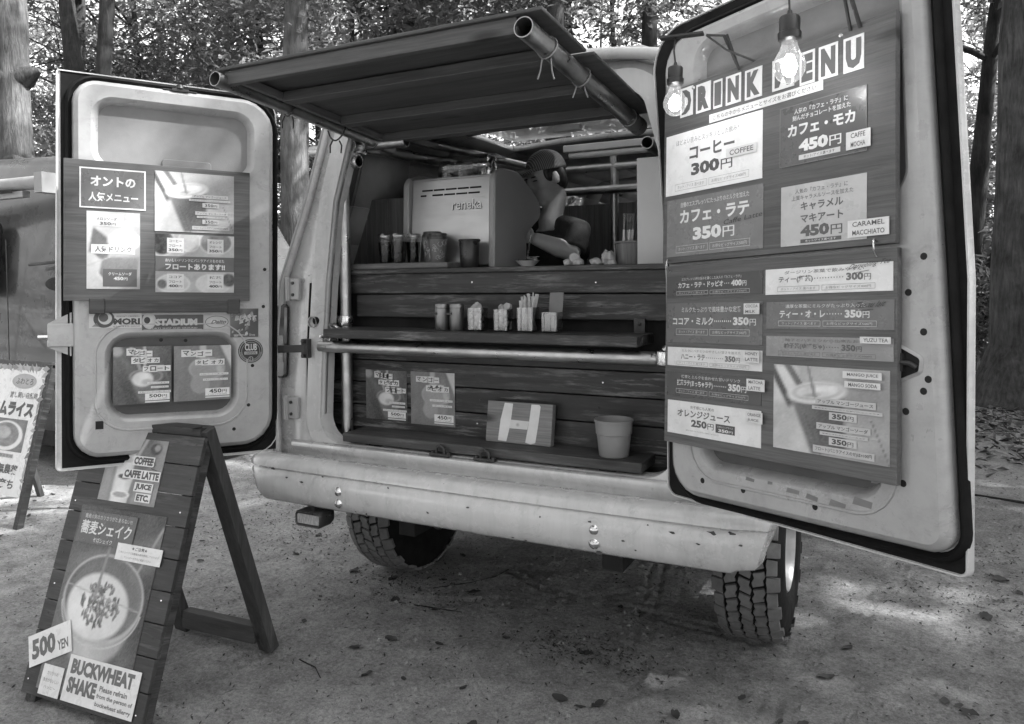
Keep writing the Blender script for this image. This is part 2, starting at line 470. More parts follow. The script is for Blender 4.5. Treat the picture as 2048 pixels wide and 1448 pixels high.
# ------------------------------------------------------------------ the van
van = thing('camper_van', 'old pale camper van with both rear doors open, fitted as a coffee stall', 'van', (0, 2.2, 0))
HALF = [(.90, .50), (1.0, .56), (1.02, .75), (1.03, 1.05), (1.0, 1.5), (.925, 1.69), (.858, 1.86), (.768, 2.15), (.72, 2.235), (.6, 2.285), (.3, 2.305), (0, 2.31)]
PROF = HALF + [(-x, z) for x, z in HALF[::-1][1:]]          # right bottom, over the roof, to left bottom
OPEN = rpoly([(-.765, .832), (.745, .832), (.757, 1.2), (.742, 1.5), (.708, 1.84), (.62, 2.15), (-.62, 2.15), (-.708, 1.84), (-.742, 1.5), (-.757, 1.2)],
             [.11, .11, 0, 0, 0, .08, .08, 0, 0, 0], 8)
def yr(z): return .045*(z-.8)
def make_body():
    b = MB()
    out = rpoly(PROF, [0]*3+[.15]*2+[0]+[0]*3+[.0]*4+[0]*3+[0]*2+[.15]*2+[0]*4 if False else 0, 1)
    ins = inset(PROF, .035)
    ins = [(x, max(z, .70)) for x, z in ins]
    b.holes([ins, OPEN], lambda x, z: (x, yr(z), z), 0)
    # rounded rear corner, then the skin along the length
    mid = inset(PROF, .010); mid = [(x, max(z, .70)) for x, z in mid]
    outp = [(x, max(z, .70)) for x, z in PROF]
    r0 = [(x, yr(z), z) for x, z in ins]; r1 = [(x, yr(z)+.014, z) for x, z in mid]; r2 = [(x, yr(z)+.05, z) for x, z in outp]
    b.loft([r0, r1, r2], 0, False, wrap=False)
    ys = [None, .3, .32, .98, 1.5, 1.95, 3.0, 3.3, 4.1, 4.6]
    rings = [r2] + [[(x, y, z) for x, z in PROF] for y in ys[1:]]
    for i in range(len(rings)-1):
        for j in range(len(PROF)-1):
            za, zb_ = PROF[j][1], PROF[j+1][1]
            win = ys[i] in (1.95, 3.3) and min(za, zb_) >= 1.49 and max(za, zb_) <= 2.16
            if win or (ys[i] == .98 and min(za, zb_) > 2.28): continue  # the roof gap is an added opening that lets daylight in
            b.add([rings[i][j], rings[i][j+1], rings[i+1][j+1], rings[i+1][j]], [(0, 3, 2, 1)], 0)
    # nose: sloping windscreen frame and bonnet
    nose = [(x*.97, 5.0 if z < 1.5 else 4.6-(z-2.3)*.5, z) for x, z in PROF]
    for j in range(len(PROF)-1):
        if max(PROF[j][1], PROF[j+1][1]) > 1.5 and min(PROF[j][1], PROF[j+1][1]) > 1.4: pass
        b.add([rings[-1][j], rings[-1][j+1], nose[j+1], nose[j]], [(0, 3, 2, 1)], 0)
    b.add([(-.9, 5.0, .55), (.9, 5.0, .55), (.95, 5.0, 1.45), (-.95, 5.0, 1.45)], [(0, 1, 2, 3)], 0)
    o = b.build('body', [PAINT, pmat('dark_lining', .22, .7, var=.3, scale=3)], van, smooth=28)  # inner skin takes a darker grey than the outer paint
    so_ = o.modifiers.new('thick', 'SOLIDIFY'); so_.thickness = .03; so_.offset = -1; so_.material_offset = 1
    # jamb flange standing proud round the opening
    j = MB(); out = inset(OPEN, -.075)
    out = [(x, max(z, .80)) for x, z in out]
    f = lambda x, z: (x, yr(z)-.012, z)
    j.holes([out, OPEN], f, 0)
    def rg(l, d): return [(x, yr(z)+d, z) for x, z in l]
    j.loft([rg(out, -.012), rg(out, .002)], 0, False); j.loft([rg(OPEN, .07), rg(OPEN, -.004), rg(inset(OPEN, -.004), -.012)], 0, False)
    j.build('door_jamb', PAINT, van, smooth=30)
    s = MB()
    for sx in (-1, 1):                                          # dark weather seam beside the jamb
        pts = [(sx*(x_+.087), yr(z)-.003, z) for x_, z in ((.752, 1.02), (.757, 1.2), (.752, 1.34), (.745, 1.5))]
        s = MB(); s.tube(pts, .0045, 6); s.build('jamb_seal', RUBBER, van)
    # floor, gutter, sill
    b = MB(); b.box((-.97, .1, .70), (.97, 4.4, .735)); b.build('cab_floor', DARK, van)
    b = MB(); b.box((-.72, .12, .50), (.70, 4.6, .53)); b.build('underfloor', DARK, van)
    b = MB()
    pts = []
    for i in range(25):
        x = -.74+1.48*i/24; pts.append((x, .035, 2.293-.055*(abs(x)/.74)**3.5))
    b.tube(pts, [.021]*25, 10); b.build('roof_gutter', PAINT, van, smooth=50)
    # valance between sill and bumper: concave sheet
    prof = [(-.012, .832), (-.03, .825), (-.034, .81), (-.022, .79), (-.02, .77), (-.03, .755), (-.045, .745), (-.05, .70)]
    b = MB()
    b.loft([[(x, y, z) for x in (-.90, -.45, 0, .45, .90)] for y, z in prof], 0, False, wrap=False)
    v = b.build('rear_valance', PAINT, van, smooth=50)
    v.data.flip_normals()
    so_ = v.modifiers.new('thick', 'SOLIDIFY'); so_.thickness = .006
    for x in (-.16, .035):                                     # striker loops on the sill
        b = MB(); b.box((x-.045, -.028, .833), (x+.045, -.006, .842))
        b.tube([(x-.018, -.018, .84), (x-.016, -.018, .862), (x, -.018, .872), (x+.016, -.018, .862), (x+.018, -.018, .84)], .006, 8)
        for e in (-.036, .036): b.lathe([(.008, .84), (.008, .848), (.003, .85)], 8, Matrix.Translation((x+e, -.018, 0)))
        b.build('door_striker', DARKMETAL, van, smooth=40)
    # tail lamp on the left pillar, hinges, check strap, plug
    for sx in (-1, 1):
        b = MB(); lp = rrect(sx*.985-.03, 1.09, sx*.985+.03, 1.41, .02)
        b.loft([[(x, yr(z)-.0, z) for x, z in lp], [(x, yr(z)-.012, z) for x, z in lp], [(x, yr(z)-.02, z) for x, z in inset(lp, .008)]], 0)
        tl = b.build('tail_lamp', pmat('dark_lens', .03, .15, var=.1, coat=.5), van, smooth=40)
        b = MB()
        for zz in (1.16, 1.23): b = MB(); b.box((sx*.985-.022, yr(zz)-.024, zz), (sx*.985+.022, yr(zz)-.019, zz+.045)); b.build('lens_cell', pmat('pale_lens', .2, .2, var=.3, scale=60), tl)
        for zc in (1.475, .965):
            b = MB()
            x = sx*.912
            b.loft([[(x+a*.031, yr(zc)-.004, zc+c*.046) for a, c in ((-1, -1), (1, -1), (1.1, 1), (-1, 1))], [(x+a*.031, yr(zc)-.020, zc+c*.046) for a, c in ((-1, -1), (.8, -1), (1, 1), (-1, 1))]], 0)
            b.tube([(x-sx*-.031, yr(zc)-.02, zc-.052), (x-sx*-.031, yr(zc)-.02, zc+.052)], .011, 10)
            h = b.build('hinge', PAINT_IN, van, smooth=40, bevel=.003)
            b = MB()
            for e in (-.025, .025): b.lathe([(.007, 0), (.007, .005), (.002, .006)], 8, Matrix.Translation((x-.004, yr(zc)-.020, zc+e)) @ Matrix.Rotation(math.pi/2, 4, 'X'))
            b.build('hinge_bolt', DARKMETAL, h)
    b = MB(); b.bar((-.815, -.03, 1.225), (-.985, -.105, 1.222), .006, .032, (0, 0, 1)); b.box((-.835, -.035, 1.185), (-.80, -.008, 1.265))
    for e in (1.195, 1.255): b.lathe([(.009, 0), (.009, .012), (.003, .014)], 8, Matrix.Translation((-.818, -.035, e)) @ Matrix.Rotation(math.pi/2, 4, 'X'))
    b.build('check_strap', DARKMETAL, van, bevel=.002)
    b = MB(); b.lathe([(.0, 0), (.016, 0), (.016, .006), (.011, .008), (.006, .012), (0, .013)], 16, Matrix.Translation((-.79, yr(1.34)-.012, 1.34)) @ Matrix.Rotation(math.pi/2, 4, 'X'))
    b.build('rubber_plug', RUBBER, van, smooth=40)
    for x, z in ((-.90, 1.39), (-.88, .86)):
        pass
make_body()
for ya, yb, nm in ((1.95, 3.0, 'side_window'), (3.3, 4.1, 'cab_window')):
    for sx in (-1, 1):
        b = MB(); b.add([(sx*1.0, ya, 1.5), (sx*1.0, yb, 1.5), (sx*.768, yb, 2.15), (sx*.768, ya, 2.15)], [(0, 1, 2, 3)])
        g = b.build(nm, glassmat('window_glass', .85), van); m_ = g.modifiers.new('t', 'SOLIDIFY'); m_.thickness = .004
b = MB(); b.add([(-.6, .98, 2.318), (.6, .98, 2.318), (.6, 1.5, 2.318), (-.6, 1.5, 2.318)], [(0, 1, 2, 3)])
g = b.build('added_roof_hatch', glassmat('added_hatch_acrylic', .8, .3), van); g.modifiers.new('t', 'SOLIDIFY').thickness = .005  # hatch added and sized to bring daylight onto the barista
def make_bumper():
    prof = [(-.035, .765), (-.07, .783), (-.115, .785), (-.142, .776), (-.157, .758), (-.160, .742), (-.150, .734), (-.163, .722), (-.170, .69), (-.168, .645), (-.157, .612), (-.135, .598), (-.09, .597), (-.05, .60)]
    b = MB(); rings = []
    st = [(-1.062, .085, .85), (-1.052, .045, .93), (-1.015, .025, .98), (-.95, .012, 1), (-.6, .003, 1), (-.2, 0, 1), (.2, 0, 1), (.6, .003, 1), (.95, .012, 1), (1.01, .035, .98), (1.06, .05, .93), (1.075, .10, .85)]
    for x, dy, k in st:
        rings.append([(x*(1-(.045 if abs(x) > .97 else 0)*max(0, (.76-z)/.16)), y+dy, .69+(z-.69)*k) for y, z in prof])
    b.loft(rings, 0, False, wrap=False)
    o = b.build('rear_bumper', PAINT, van, smooth=50)
    o.modifiers.new('t', 'SOLIDIFY').thickness = .006
    for x in (-.537, .520):
        for z in (.685, .64):
            b = MB(); b.lathe([(0, .011), (.008, .0105), (.014, .006), (.0165, 0), (.019, -.001), (.019, -.006)], 16, Matrix.Translation((x, -.166, z)) @ Matrix.Rotation(math.pi/2, 4, 'X'), cap=False)
            b.build('bumper_bolt', CHROME, o, smooth=60)
    rc = random.Random(4)
    for x, z, k in ((-.88, .742, .012), (-.80, .715, .009), (-.72, .705, .010), (-.62, .735, .007), (-.30, .728, .008), (-.12, .66, .010), (.05, .70, .007), (.22, .615, .008), (.27, .612, .006), (.33, .705, .006), (.535, .61, .013), (.51, .712, .009), (.62, .665, .006), (.66, .64, .005), (.78, .715, .010), (.90, .728, .014), (.955, .73, .013), (.86, .69, .007), (.70, .725, .005), (.985, .70, .008), (-.45, .62, .005), (-.40, .618, .007)):
        b = MB(); yy = min(y_ for y_, z_ in prof if abs(z_-z) < .03)-.0012+(.003 if abs(x) > .6 else 0)+(.012 if abs(x) > .94 else 0); a0 = rc.random()*6
        b.add([(x, yy, z)]+[(x+k*.7*rc.uniform(.4, 1.3)*math.cos(a0+j*.785)*rc.choice((1, 1.6)), yy, z+k*.6*rc.uniform(.4, 1.)*math.sin(a0+j*.785)) for j in range(8)], [(0, j+1, (j+1) % 8+1) for j in range(8)]); b.build('rust_chip', pmat('rust_dark', .05, .8, var=.6, scale=120), o)
    f = MB(); cx, cz = -.705, .55
    lp = rrect(-.068, -.03, .068, .033, .018)
    T_ = lambda l, y: [(cx+x, y, cz+z) for x, z in l]
    f.loft([T_(inset(lp, .012), -.06), T_(lp, -.09), T_(lp, -.15), T_(inset(lp, .006), -.158), T_(inset(lp, .011), -.15)], 0)
    f.box((cx-.012, -.125, cz+.03), (cx+.012, -.10, .60)); fl = f.build('reversing_lamp', pmat('lamp_housing', .03, .4), van, smooth=40)
    f = MB(); lq = inset(lp, .012); f.holes([lq], lambda x, z: (cx+x, -.152, cz+z)); f.build('lens', pmat('ribbed_lens', .35, .15, var=.5, scale=5, stretch=(60, 1, 12), coat=.6), fl)
    f = MB(); f.tube([(cx+.02, -.1, .59), (cx+.05, -.11, .575), (cx+.075, -.1, .562), (cx+.07, -.09, .55), (cx+.05, -.085, .548)], .003, 6); f.build('wire', CORD, fl)
make_bumper()

def make_wheel():
    Rr, wd = .405, .235
    root = thing('wheel_build', '', '', (0, 0, 0))
    Mx = Matrix.Rotation(math.pi/2, 4, 'Y')
    b = MB(); h = wd/2
    b.lathe([(.19, -h+.03), (.205, -h+.005), (.25, -h-.012), (.31, -h-.012), (.355, -h-.002), (Rr-.022, -h+.012), (Rr-.012, -h+.03), (Rr-.010, 0), (Rr-.012, h-.03), (Rr-.022, h-.012), (.355, h+.002), (.31, h+.012), (.25, h+.012), (.205, h-.005), (.19, h-.03)], 72, Mx, cap=False)
    ty = b.build('tyre', TYRE, root, smooth=40)
    b = MB(); n = 38
    def pt(sv, wv, r_):
        a = 2*math.pi*sv/n; e = abs(wv)/h; dr = 0 if e < .75 else .02*((e-.75)/.35)**2
        return (wv, (r_-dr)*math.cos(a), (r_-dr)*math.sin(a))
    def block(poly, hi=.009):
        k = len(poly)
        top = [pt(x, y, Rr) for x, y in poly]; bot = [pt(x, y, Rr-hi-.004) for x, y in poly]
        b.add(top+bot, [tuple(range(k))]+[(i, k+i, k+(i+1) % k, (i+1) % k) for i in range(k)])
    Z8 = [(-.06, .12), (.26, .04), (.56, .22), (.80, .13), (1.04, .88), (.74, .97), (.44, .79), (.14, .88)]
    cw = wd*.66/3
    for c_ in range(3):
        for i in range(n):
            of = (c_ % 2)*.5; fl = 1 if c_ % 2 else -1
            w0 = -wd*.33+c_*cw
            block([(i+of+x*.90, w0+(y if fl > 0 else 1-y)*cw*1.02) for x, y in (Z8 if fl > 0 else Z8[::-1])])
    for i in range(n):
        for sd in (-1, 1):
            of = .25 if sd > 0 else .75; ex = .50 if i % 2 else .54
            q = [(i+of+.0, sd*wd*.350), (i+of+.30, sd*wd*.338), (i+of+.55, sd*wd*.352), (i+of+.90, sd*wd*.345), (i+of+.87, sd*wd*ex), (i+of+.06, sd*wd*ex)]
            block(q if sd > 0 else q[::-1])
    tr = b.build('tread', TREAD, root); tr['kind'] = 'stuff'
    b = MB()
    b.lathe([(.0, -.02), (.06, -.02), (.065, .03), (.10, .035), (.15, .01), (.17, .0), (.175, .06), (.195, .10), (.208, .112), (.2, .118), (.188, .10), (.17, -.1), (.0, -.1)], 40, Mx, cap=False)
    b.build('rim', pmat('wheel_steel', .28, .4, .7, var=.25), root, smooth=35)
    return root
wb = make_wheel()
for x, y, rz in ((.885, .858, 0), (-.905, .858, math.pi), (.86, 3.95, 0), (-.88, 3.95, math.pi)):
    # a wheel is a part of the van, its pieces sub-parts
    Mw = Matrix.Translation((x, y, .40)) @ Matrix.Rotation(rz, 4, 'Z') @ Matrix.Rotation(.09*(1+x), 4, 'X')
    ch = {c.name.split('.')[0]: c for c in wb.children}
    t_ = ch['tyre'].copy(); t_.name = 'wheel'; col.objects.link(t_); adopt(t_, van, Mw)
    for k in ('tread', 'rim'):
        c = ch[k].copy(); col.objects.link(c); adopt(c, t_, Mw)
for c in list(wb.children): bpy.data.objects.remove(c)
bpy.data.objects.remove(wb)
b = MB(); b.tube([(-.82, .858, .40), (.80, .858, .40)], .04, 12); b.lathe([(.02, -.12), (.09, -.08), (.13, 0), (.09, .08), (.02, .12)], 16, Matrix.Translation((.1, .858, .40)) @ Matrix.Rotation(math.pi/2, 4, 'X'))
b.build('rear_axle', DARKMETAL, van, smooth=50)
for sx in (-1, 1):
    b = MB(); b.box((sx*.46-.04, .18, .42), (sx*.46+.04, 4.5, .53)); b.build('added_chassis_rail', DARK, van)  # rails and springs added to deepen the shade beneath the van
    b = MB()
    for k in range(4): b.tube([(sx*.62, .30+.05*k, .50-.01*k), (sx*.62, .55, .40-.012*k), (sx*.62, .858, .335-.012*k), (sx*.62, 1.16, .40-.012*k), (sx*.62, 1.42-.05*k, .50-.01*k)], .012, 6)
    b.build('added_leaf_spring', DARKMETAL, van, smooth=50)
    b = MB(); b.tube([(sx*.5, .62, .52), (sx*.56, .80, .34)], .024, 10); b.build('shock_absorber', DARKMETAL, van, smooth=50)
b = MB(); b.loft([[(x, y, .5) for x, y in rrect(-.36, 1.25, .38, 1.95, .08)], [(x, y, .30) for x, y in rrect(-.36, 1.25, .38, 1.95, .08)], [(x, y, .26) for x, y in rrect(-.30, 1.31, .32, 1.89, .06)]][::-1], 0); b.build('added_fuel_tank', DARK, van, smooth=40)  # tank added to keep light out from under the van
b = MB(); b.tube([(-.35, .25, .47), (-.35, 1.5, .45), (-.2, 3.5, .46)], .03, 12); b.build('exhaust_pipe', DARKMETAL, van, smooth=50)

# ------------------------------------------------------------------ doors
def dframe(s):
    a = .9853 if s < 0 else .5477; T = .0273 if s < 0 else .0705
    ax = V((0, math.sin(T), math.cos(T))); ex = V((1, 0, 0)); ey = ax.cross(ex)
    du = ex*(s*math.cos(a)) - ey*math.sin(a); dn = ex*(-s*math.sin(a)) - ey*math.cos(a)
    o = V((s*.8603-.0171, -.1054, .8038)) + dn*(.1 if s > 0 else 0)
    x = du*s
    return Matrix(((x.x, ax.x, dn.x, o.x), (x.y, ax.y, dn.y, o.y), (x.z, ax.z, dn.z, o.z), (0, 0, 0, 1)))
FL, FR = dframe(-1), dframe(1)
def make_door(M, skin, panel, upper, lower, lab, dark):
    b = MB()
    Lz = lambda l, z: [(x, y, z) for x, y in l]
    hem = inset(skin, .006)
    b.loft([Lz(hem, .004), Lz(hem, .010), Lz(inset(skin, .002), .010), Lz(skin, .004), Lz(skin, -.012), Lz(inset(skin, .02), -.022)], 0, False)
    b.holes([inset(skin, .02)], lambda x, y: (x, y, -.022), 0, flip=True)
    b.holes([hem], lambda x, y: (x, y, .004), 0)
    d = b.build('rear_door', PAINT, van, M, smooth=35); d['label'] = lab
    b = MB(); b.holes([dark or inset(skin, .008), inset(panel, -.003)], lambda x, y: (x, y, .0065)); b.build('door_gap', RUBBER, d, M)
    b = MB(); so = inset(panel, -.026); si = inset(panel, -.004)
    b.loft([Lz(so, .0045), Lz(inset(panel, -.022), .018), Lz(inset(panel, -.014), .022), Lz(si, .012)], 0, False)
    b.build('door_seal', RUBBER, d, M, smooth=50)
    b = MB()
    H = [upper, lower]
    b.loft([Lz(panel, .005), Lz(panel, .030), Lz(inset(panel, .006), .042), Lz(inset(panel, .018), .050)], 0, False)
    b.holes([inset(panel, .018)]+H, lambda x, y: (x, y, .050), 0)
    for h in H: b.loft([Lz(h, .05), Lz(inset(h, .008), .046), Lz(inset(h, .02), .025), Lz(inset(h, .024), .017)][::-1], 0, False)
    bead = inset(lower, -.03)
    b.tube([(x, y, .0495) for x, y in bead], .0045, 6, closed=True)
    b.build('inner_panel', PAINT_IN, d, M, smooth=40)
    for h, mt in zip(H, (GREYPANEL, DARKPANEL)):
        b = MB(); b.holes([inset(h, .022)], lambda x, y: (x, y, .018)); b.build('panel_recess', mt, d, M)
    return d
ld = make_door(FL, rpoly([(-.811, .0), (-.02, .0), (-.03, 1.464), (-.811, 1.464)], [.02, .09, .09, .012]),
          rpoly([(-.752, .045), (-.05, .045), (-.05, 1.432), (-.758, 1.432)], [.09, .12, .12, .08]),
          rrect(-.70, 1.105, -.125, 1.375, .075), rpoly([(-.655, .172), (-.183, .165), (-.183, .503), (-.655, .505)], .085), 'left rear door swung open with menu board and stickers', [(-.790, .012), (-.030, .012), (-.038, 1.459), (-.797, 1.459)])
rd = make_door(FR, rpoly([(-.02, .026), (.872, .024), (.876, .65), (.832, 1.49), (-.125, 1.49), (-.04, .69)], [.04, .02, 0, .05, .12, 0]),
          rpoly([(.035, .05), (.855, .070), (.826, .648), (.78, 1.43), (-.03, 1.43)], [.10, .05, 0, .1, .1]),
          rpoly([(.125, .83), (.768, .83), (.745, 1.385), (.105, 1.385)], .07), rpoly([(.15, .14), (.71, .15), (.71, .56), (.13, .56)], .07), 'right rear door swung open, nearest the camera', None)
# small hardware and holes on the doors
for x, y in ((.165, .106), (.312, .107), (.534, .109), (.766, .623), (.80, .70), (.80, .537), (.81, .436), (.80, .41), (.761, .363), (.755, .206)):
    b = MB(); b.lathe([(.0, .0008), (.0065, .0008), (.008, .0)], 12, Matrix.Translation((x, y, .0502))); b.build('bolt_hole', DARK, rd, FR)
b = MB(); hp = rpoly([(.722, .44), (.745, .432), (.79, .452), (.793, .478), (.745, .503), (.72, .50)], .008)
b.loft([[(x, y, .0505) for x, y in inset(hp, -.008)], [(x, y, .056) for x, y in inset(hp, -.002)], [(x, y, .051) for x, y in hp]], 0, False); b.build('latch_rim', PAINT_IN, rd, FR, smooth=60)
b = MB(); b.holes([hp], lambda x, y: (x, y, .0515)); b.build('latch_hole', DARK, rd, FR)
b = MB(); b.tube([(.735, .455, .05), (.755, .47, .06), (.775, .468, .058), (.785, .46, .052)], .006, 8); b.box((.75, .45, .05), (.76, .49, .062)); b.build('latch_lever', DARKMETAL, rd, FR, smooth=40)
for x, y, w_, h_, a_ in ((.335, .140, .03, .010, -.05), (.40, .1425, .016, .008, .1), (.47, .135, .04, .012, 0), (.525, .13, .035, .013, -.1), (.595, .128, .045, .016, -.06), (.659, .145, .05, .018, -.05), (.69, .20, .02, .012, 0), (.23, .16, .015, .007, 0)):
    c_, s_ = math.cos(a_), math.sin(a_)
    q = [(-w_/2, -h_/2), (w_/2*.9, -h_/2), (w_/2, h_/3), (-w_/2*.8, h_/2)]
    b = MB(); b.add([(x+u*c_-v*s_, y+u*s_+v*c_, .0504) for u, v in q], [(0, 1, 2, 3)]); b.build('paint_chip', pmat('primer_grey', .16, .7), rd, FR)
for x, y in ((-.466, .474), (-.38, .470), (-.132, .363), (-.147, .206), (-.202, .114), (-.331, .1), (-.09, .6), (-.085, .75)):
    b = MB(); b.lathe([(0, .0008), (.006, .0008), (.007, 0)], 10, Matrix.Translation((x, y, .0503))); b.build('bolt_hole', DARK, ld, FL)
b = MB(); b.box((-.684, .151, .0498), (-.658, .181, .0508)); b.build('drain_hole', DARK, ld, FL)
b = MB(); b.loft([[(x, y, .018) for x, y in rrect(-.462, 1.10, -.284, 1.167, .012)], [(x, y, .024) for x, y in rrect(-.46, 1.10, -.286, 1.165, .012)]], 0); b.build('pull_tab', GREYPANEL, ld, FL, smooth=40)
b = MB(); b.box((-.835, .455, .0), (-.735, .54, .028)); b.add([(-.835, .54, .02), (-.76, .58, .02), (-.76, .54, .02)], [(0, 1, 2)]); b.add([(-.835, .455, .02), (-.76, .455, .02), (-.76, .42, .02)], [(0, 1, 2)]); b.build('latch_cover', PAINT_IN, ld, FL, bevel=.004)
b = MB(); b.tube([(-.865, .49, .012), (-.83, .49, .012)], .009, 10); b.build('latch_pin', CHROME, ld, FL, smooth=50)
b = MB(); b.box((-.43, 1.425, .03), (-.37, 1.437, .05)); b.lathe([(.0, .018), (.012, .016), (.016, 0)], 12, Matrix.Translation((-.40, 1.437, .04)) @ Matrix.Rotation(-math.pi/2, 4, 'X')); b.box((-.46, 1.428, .028), (-.34, 1.433, .045)); b.build('upper_latch', DARKMETAL, ld, FL, bevel=.002)
b = MB(); b.bar((-.70, .603, .062), (-.185, .603, .062), .022, .05, (0, 1, 0)); b.box((-.705, .575, .052), (-.655, .632, .078)); b.box((-.23, .572, .052), (-.185, .63, .078)); b.build('wooden_batten', SIGNW, ld, FL, bevel=.003)
# ------------------------------------------------------------------ printed photographs: soft-edged pictures as a fine grid of greys
def sm(d, w_): return np.clip(.5-d/w_, 0, 1)
def over(A, mask, g): return A*(1-mask)+g*mask
def m_ell(X, Y, cx, cy, rx, ry, a=0, soft=.06):
    c, s = math.cos(a), math.sin(a); u, v = (X-cx)*c+(Y-cy)*s, -(X-cx)*s+(Y-cy)*c
    d = np.hypot(u/rx, v/ry)-1; return sm(d, soft/min(rx, ry)*.5)
def m_line(X, Y, p, q, wd, soft=.02):
    d, l = seg_d(X, Y, p, q); return sm(d-wd/2, soft)
def m_poly(X, Y, pts, soft=.03):
    """soft convex polygon, points anticlockwise"""
    m = np.ones_like(X)
    for (x0, y0), (x1, y1) in zip(pts, pts[1:]+pts[:1]):
        l = math.hypot(x1-x0, y1-y0); d = ((x1-x0)*(Y-y0)-(y1-y0)*(X-x0))/l; m = m*np.clip(.5+d/soft, 0, 1)
    return m
def nz(X, Y, f, seed): return fbm(X, Y, f, seed, 4)*.5
def raster(s, fn, nx, ny, z=1, x0=0, y0=0, x1=1, y1=1):
    xs, ys = np.linspace(0, 1, nx+1), np.linspace(0, 1, ny+1); X, Y = np.meshgrid(xs, ys)
    G = np.clip(fn(X, Y)+np.random.RandomState(3).normal(size=X.shape)*.012, .01, .75)
    o = len(s.v); s.v += [s.P(x0+(x1-x0)*x, y0+(y1-y0)*y, z) for y in ys for x in xs]; g = G.ravel().tolist()
    for j in range(ny):
        for i in range(nx):
            q = [j*(nx+1)+i, j*(nx+1)+i+1, (j+1)*(nx+1)+i+1, (j+1)*(nx+1)+i]; s.f.append([o+k for k in q]); s.m.append(0); s.c.append([g[k] for k in q])
    s.top = max(s.top, z)
def p_mango(X, Y):
    r = X*.5-Y*.86; A = .30+.06*nz(X*3, Y*3, 3, 1)+.05*np.sin(r*9)+.10*(1-X)
    A = over(A, m_poly(X, Y, [(0, .55), (.22, .62), (.22, 1), (0, 1)], .08), .55+.1*Y)
    A = over(A, m_line(X, Y, (-.02, .97), (.17, .52), .065, .03), .085); A = over(A, m_line(X, Y, (.13, 1.02), (.30, .70), .075, .03), .13+.05*X); A = over(A, m_line(X, Y, (.17, 1.02), (.34, .70), .015, .02), .45)
    A = over(A, m_poly(X, Y, [(-.02, .15), (.02, -.1), (.38, -.05), (.40, .30), (.20, .55), (.10, .45)], .05), .50+.12*nz(X, Y, 7, 4)-.15*X)
    A = over(A, m_poly(X, Y, [(.36, .0), (.66, .05), (.63, .70), (.17, .60)], .04), .10+.16*np.clip((.42-X)*2, 0, 1)+.03*nz(X, Y, 9, 5))
    for x in (.30, .86): A = over(A, m_line(X, Y, (x, .45), (x+.16, -.05), .006, .012), .07)
    A = over(A, m_ell(X, Y, .40, .70, .265, .125, .22, .05), .62); A = over(A, m_ell(X, Y, .405, .715, .225, .095, .22, .04), .40); A = over(A, m_ell(X, Y, .41, .72, .20, .078, .22, .04), .58+.12*nz(X, Y, 16, 6)); A = over(A, m_ell(X, Y, .46, .75, .10, .03, .22, .05), .70); A = over(A, m_ell(X, Y, .36, .67, .07, .02, .22, .04), .36)
    A = over(A, m_line(X, Y, (.33, 1.02), (.39, .66), .036, .012), .22); return over(A, m_line(X, Y, (.342, 1.02), (.40, .68), .010, .012), .48)
def p_tap1(X, Y):
    A = .075+.05*nz(X+Y*.4, Y*.3, 9, 2)+.06*(1-X)*Y; A = over(A, m_ell(X, Y, .06, .93, .10, .09, 0, .1), .32)
    A = over(A, m_line(X, Y, (.30, 1.0), (.50, .50), .06, .02), .30); A = over(A, m_line(X, Y, (.53, 1.0), (.54, .50), .05, .02), .38)
    A = over(A, m_poly(X, Y, [(.46, .04), (.74, .04), (.84, .48), (.28, .44)], .04), .14+.10*(.6-X)+.04*nz(X, Y, 8, 3)); A = over(A, m_ell(X, Y, .56, .48, .29, .13, 0, .04), .30); A = over(A, m_ell(X, Y, .56, .48, .265, .11, 0, .04), .13)
    A = over(A, m_ell(X, Y, .50, .43, .18, .13, 0, .07), .62+.08*nz(X, Y, 14, 4)); A = over(A, m_ell(X, Y, .57, .38, .09, .05, 0, .06), .40); return over(A, m_line(X, Y, (.72, .9), (1.0, .3), .01, .05), .14)
def p_tap2(X, Y):
    A = .17+.05*nz(X, Y*.3, 10, 7); A = over(A, m_poly(X, Y, [(.80, 1.02), (1.02, .55), (1.02, 1.02)], .04), .50); A = over(A, m_line(X, Y, (.50, 1.02), (.50, .60), .11, .03), .40)
    A = over(A, m_poly(X, Y, [(.36, .14), (.80, .14), (.86, .60), (.28, .62)], .06), .22+.05*nz(X, Y, 7, 8)); A = over(A, m_ell(X, Y, .57, .58, .32, .21, 0, .04), .36); A = over(A, m_ell(X, Y, .57, .57, .29, .18, 0, .05), .24+.08*Y); A = over(A, m_ell(X, Y, .45, .30, .17, .17, 0, .06), .28); return over(A, m_ell(X, Y, .80, .55, .05, .10, .3, .08), .42)
def p_melon(X, Y):
    A = .46-.15*X+.2*Y*(1-X)+.03*nz(X, Y, 6, 1); A = over(A, m_poly(X, Y, [(.03, .46), (.36, .36), (.48, .62), (.12, .80)], .04), .11+.06*Y+.04*nz(X, Y, 8, 2)); A = over(A, m_ell(X, Y, .70, .63, .31, .13, 0, .06), .62+.08*nz(X, Y, 13, 3)); A = over(A, m_ell(X, Y, .12, .40, .12, .05, -.5, .05), .55)
    A = over(A, m_poly(X, Y, [(.22, .18), (.4, .05), (.9, .08), (1.0, .42), (.30, .42)], .05), .12+.10*X+.04*nz(X, Y, 7, 4)); A = over(A, m_line(X, Y, (.02, .30), (.45, .42), .012, .02), .4); return over(A, m_line(X, Y, (.20, .2), (.40, .03), .03, .03), .55)
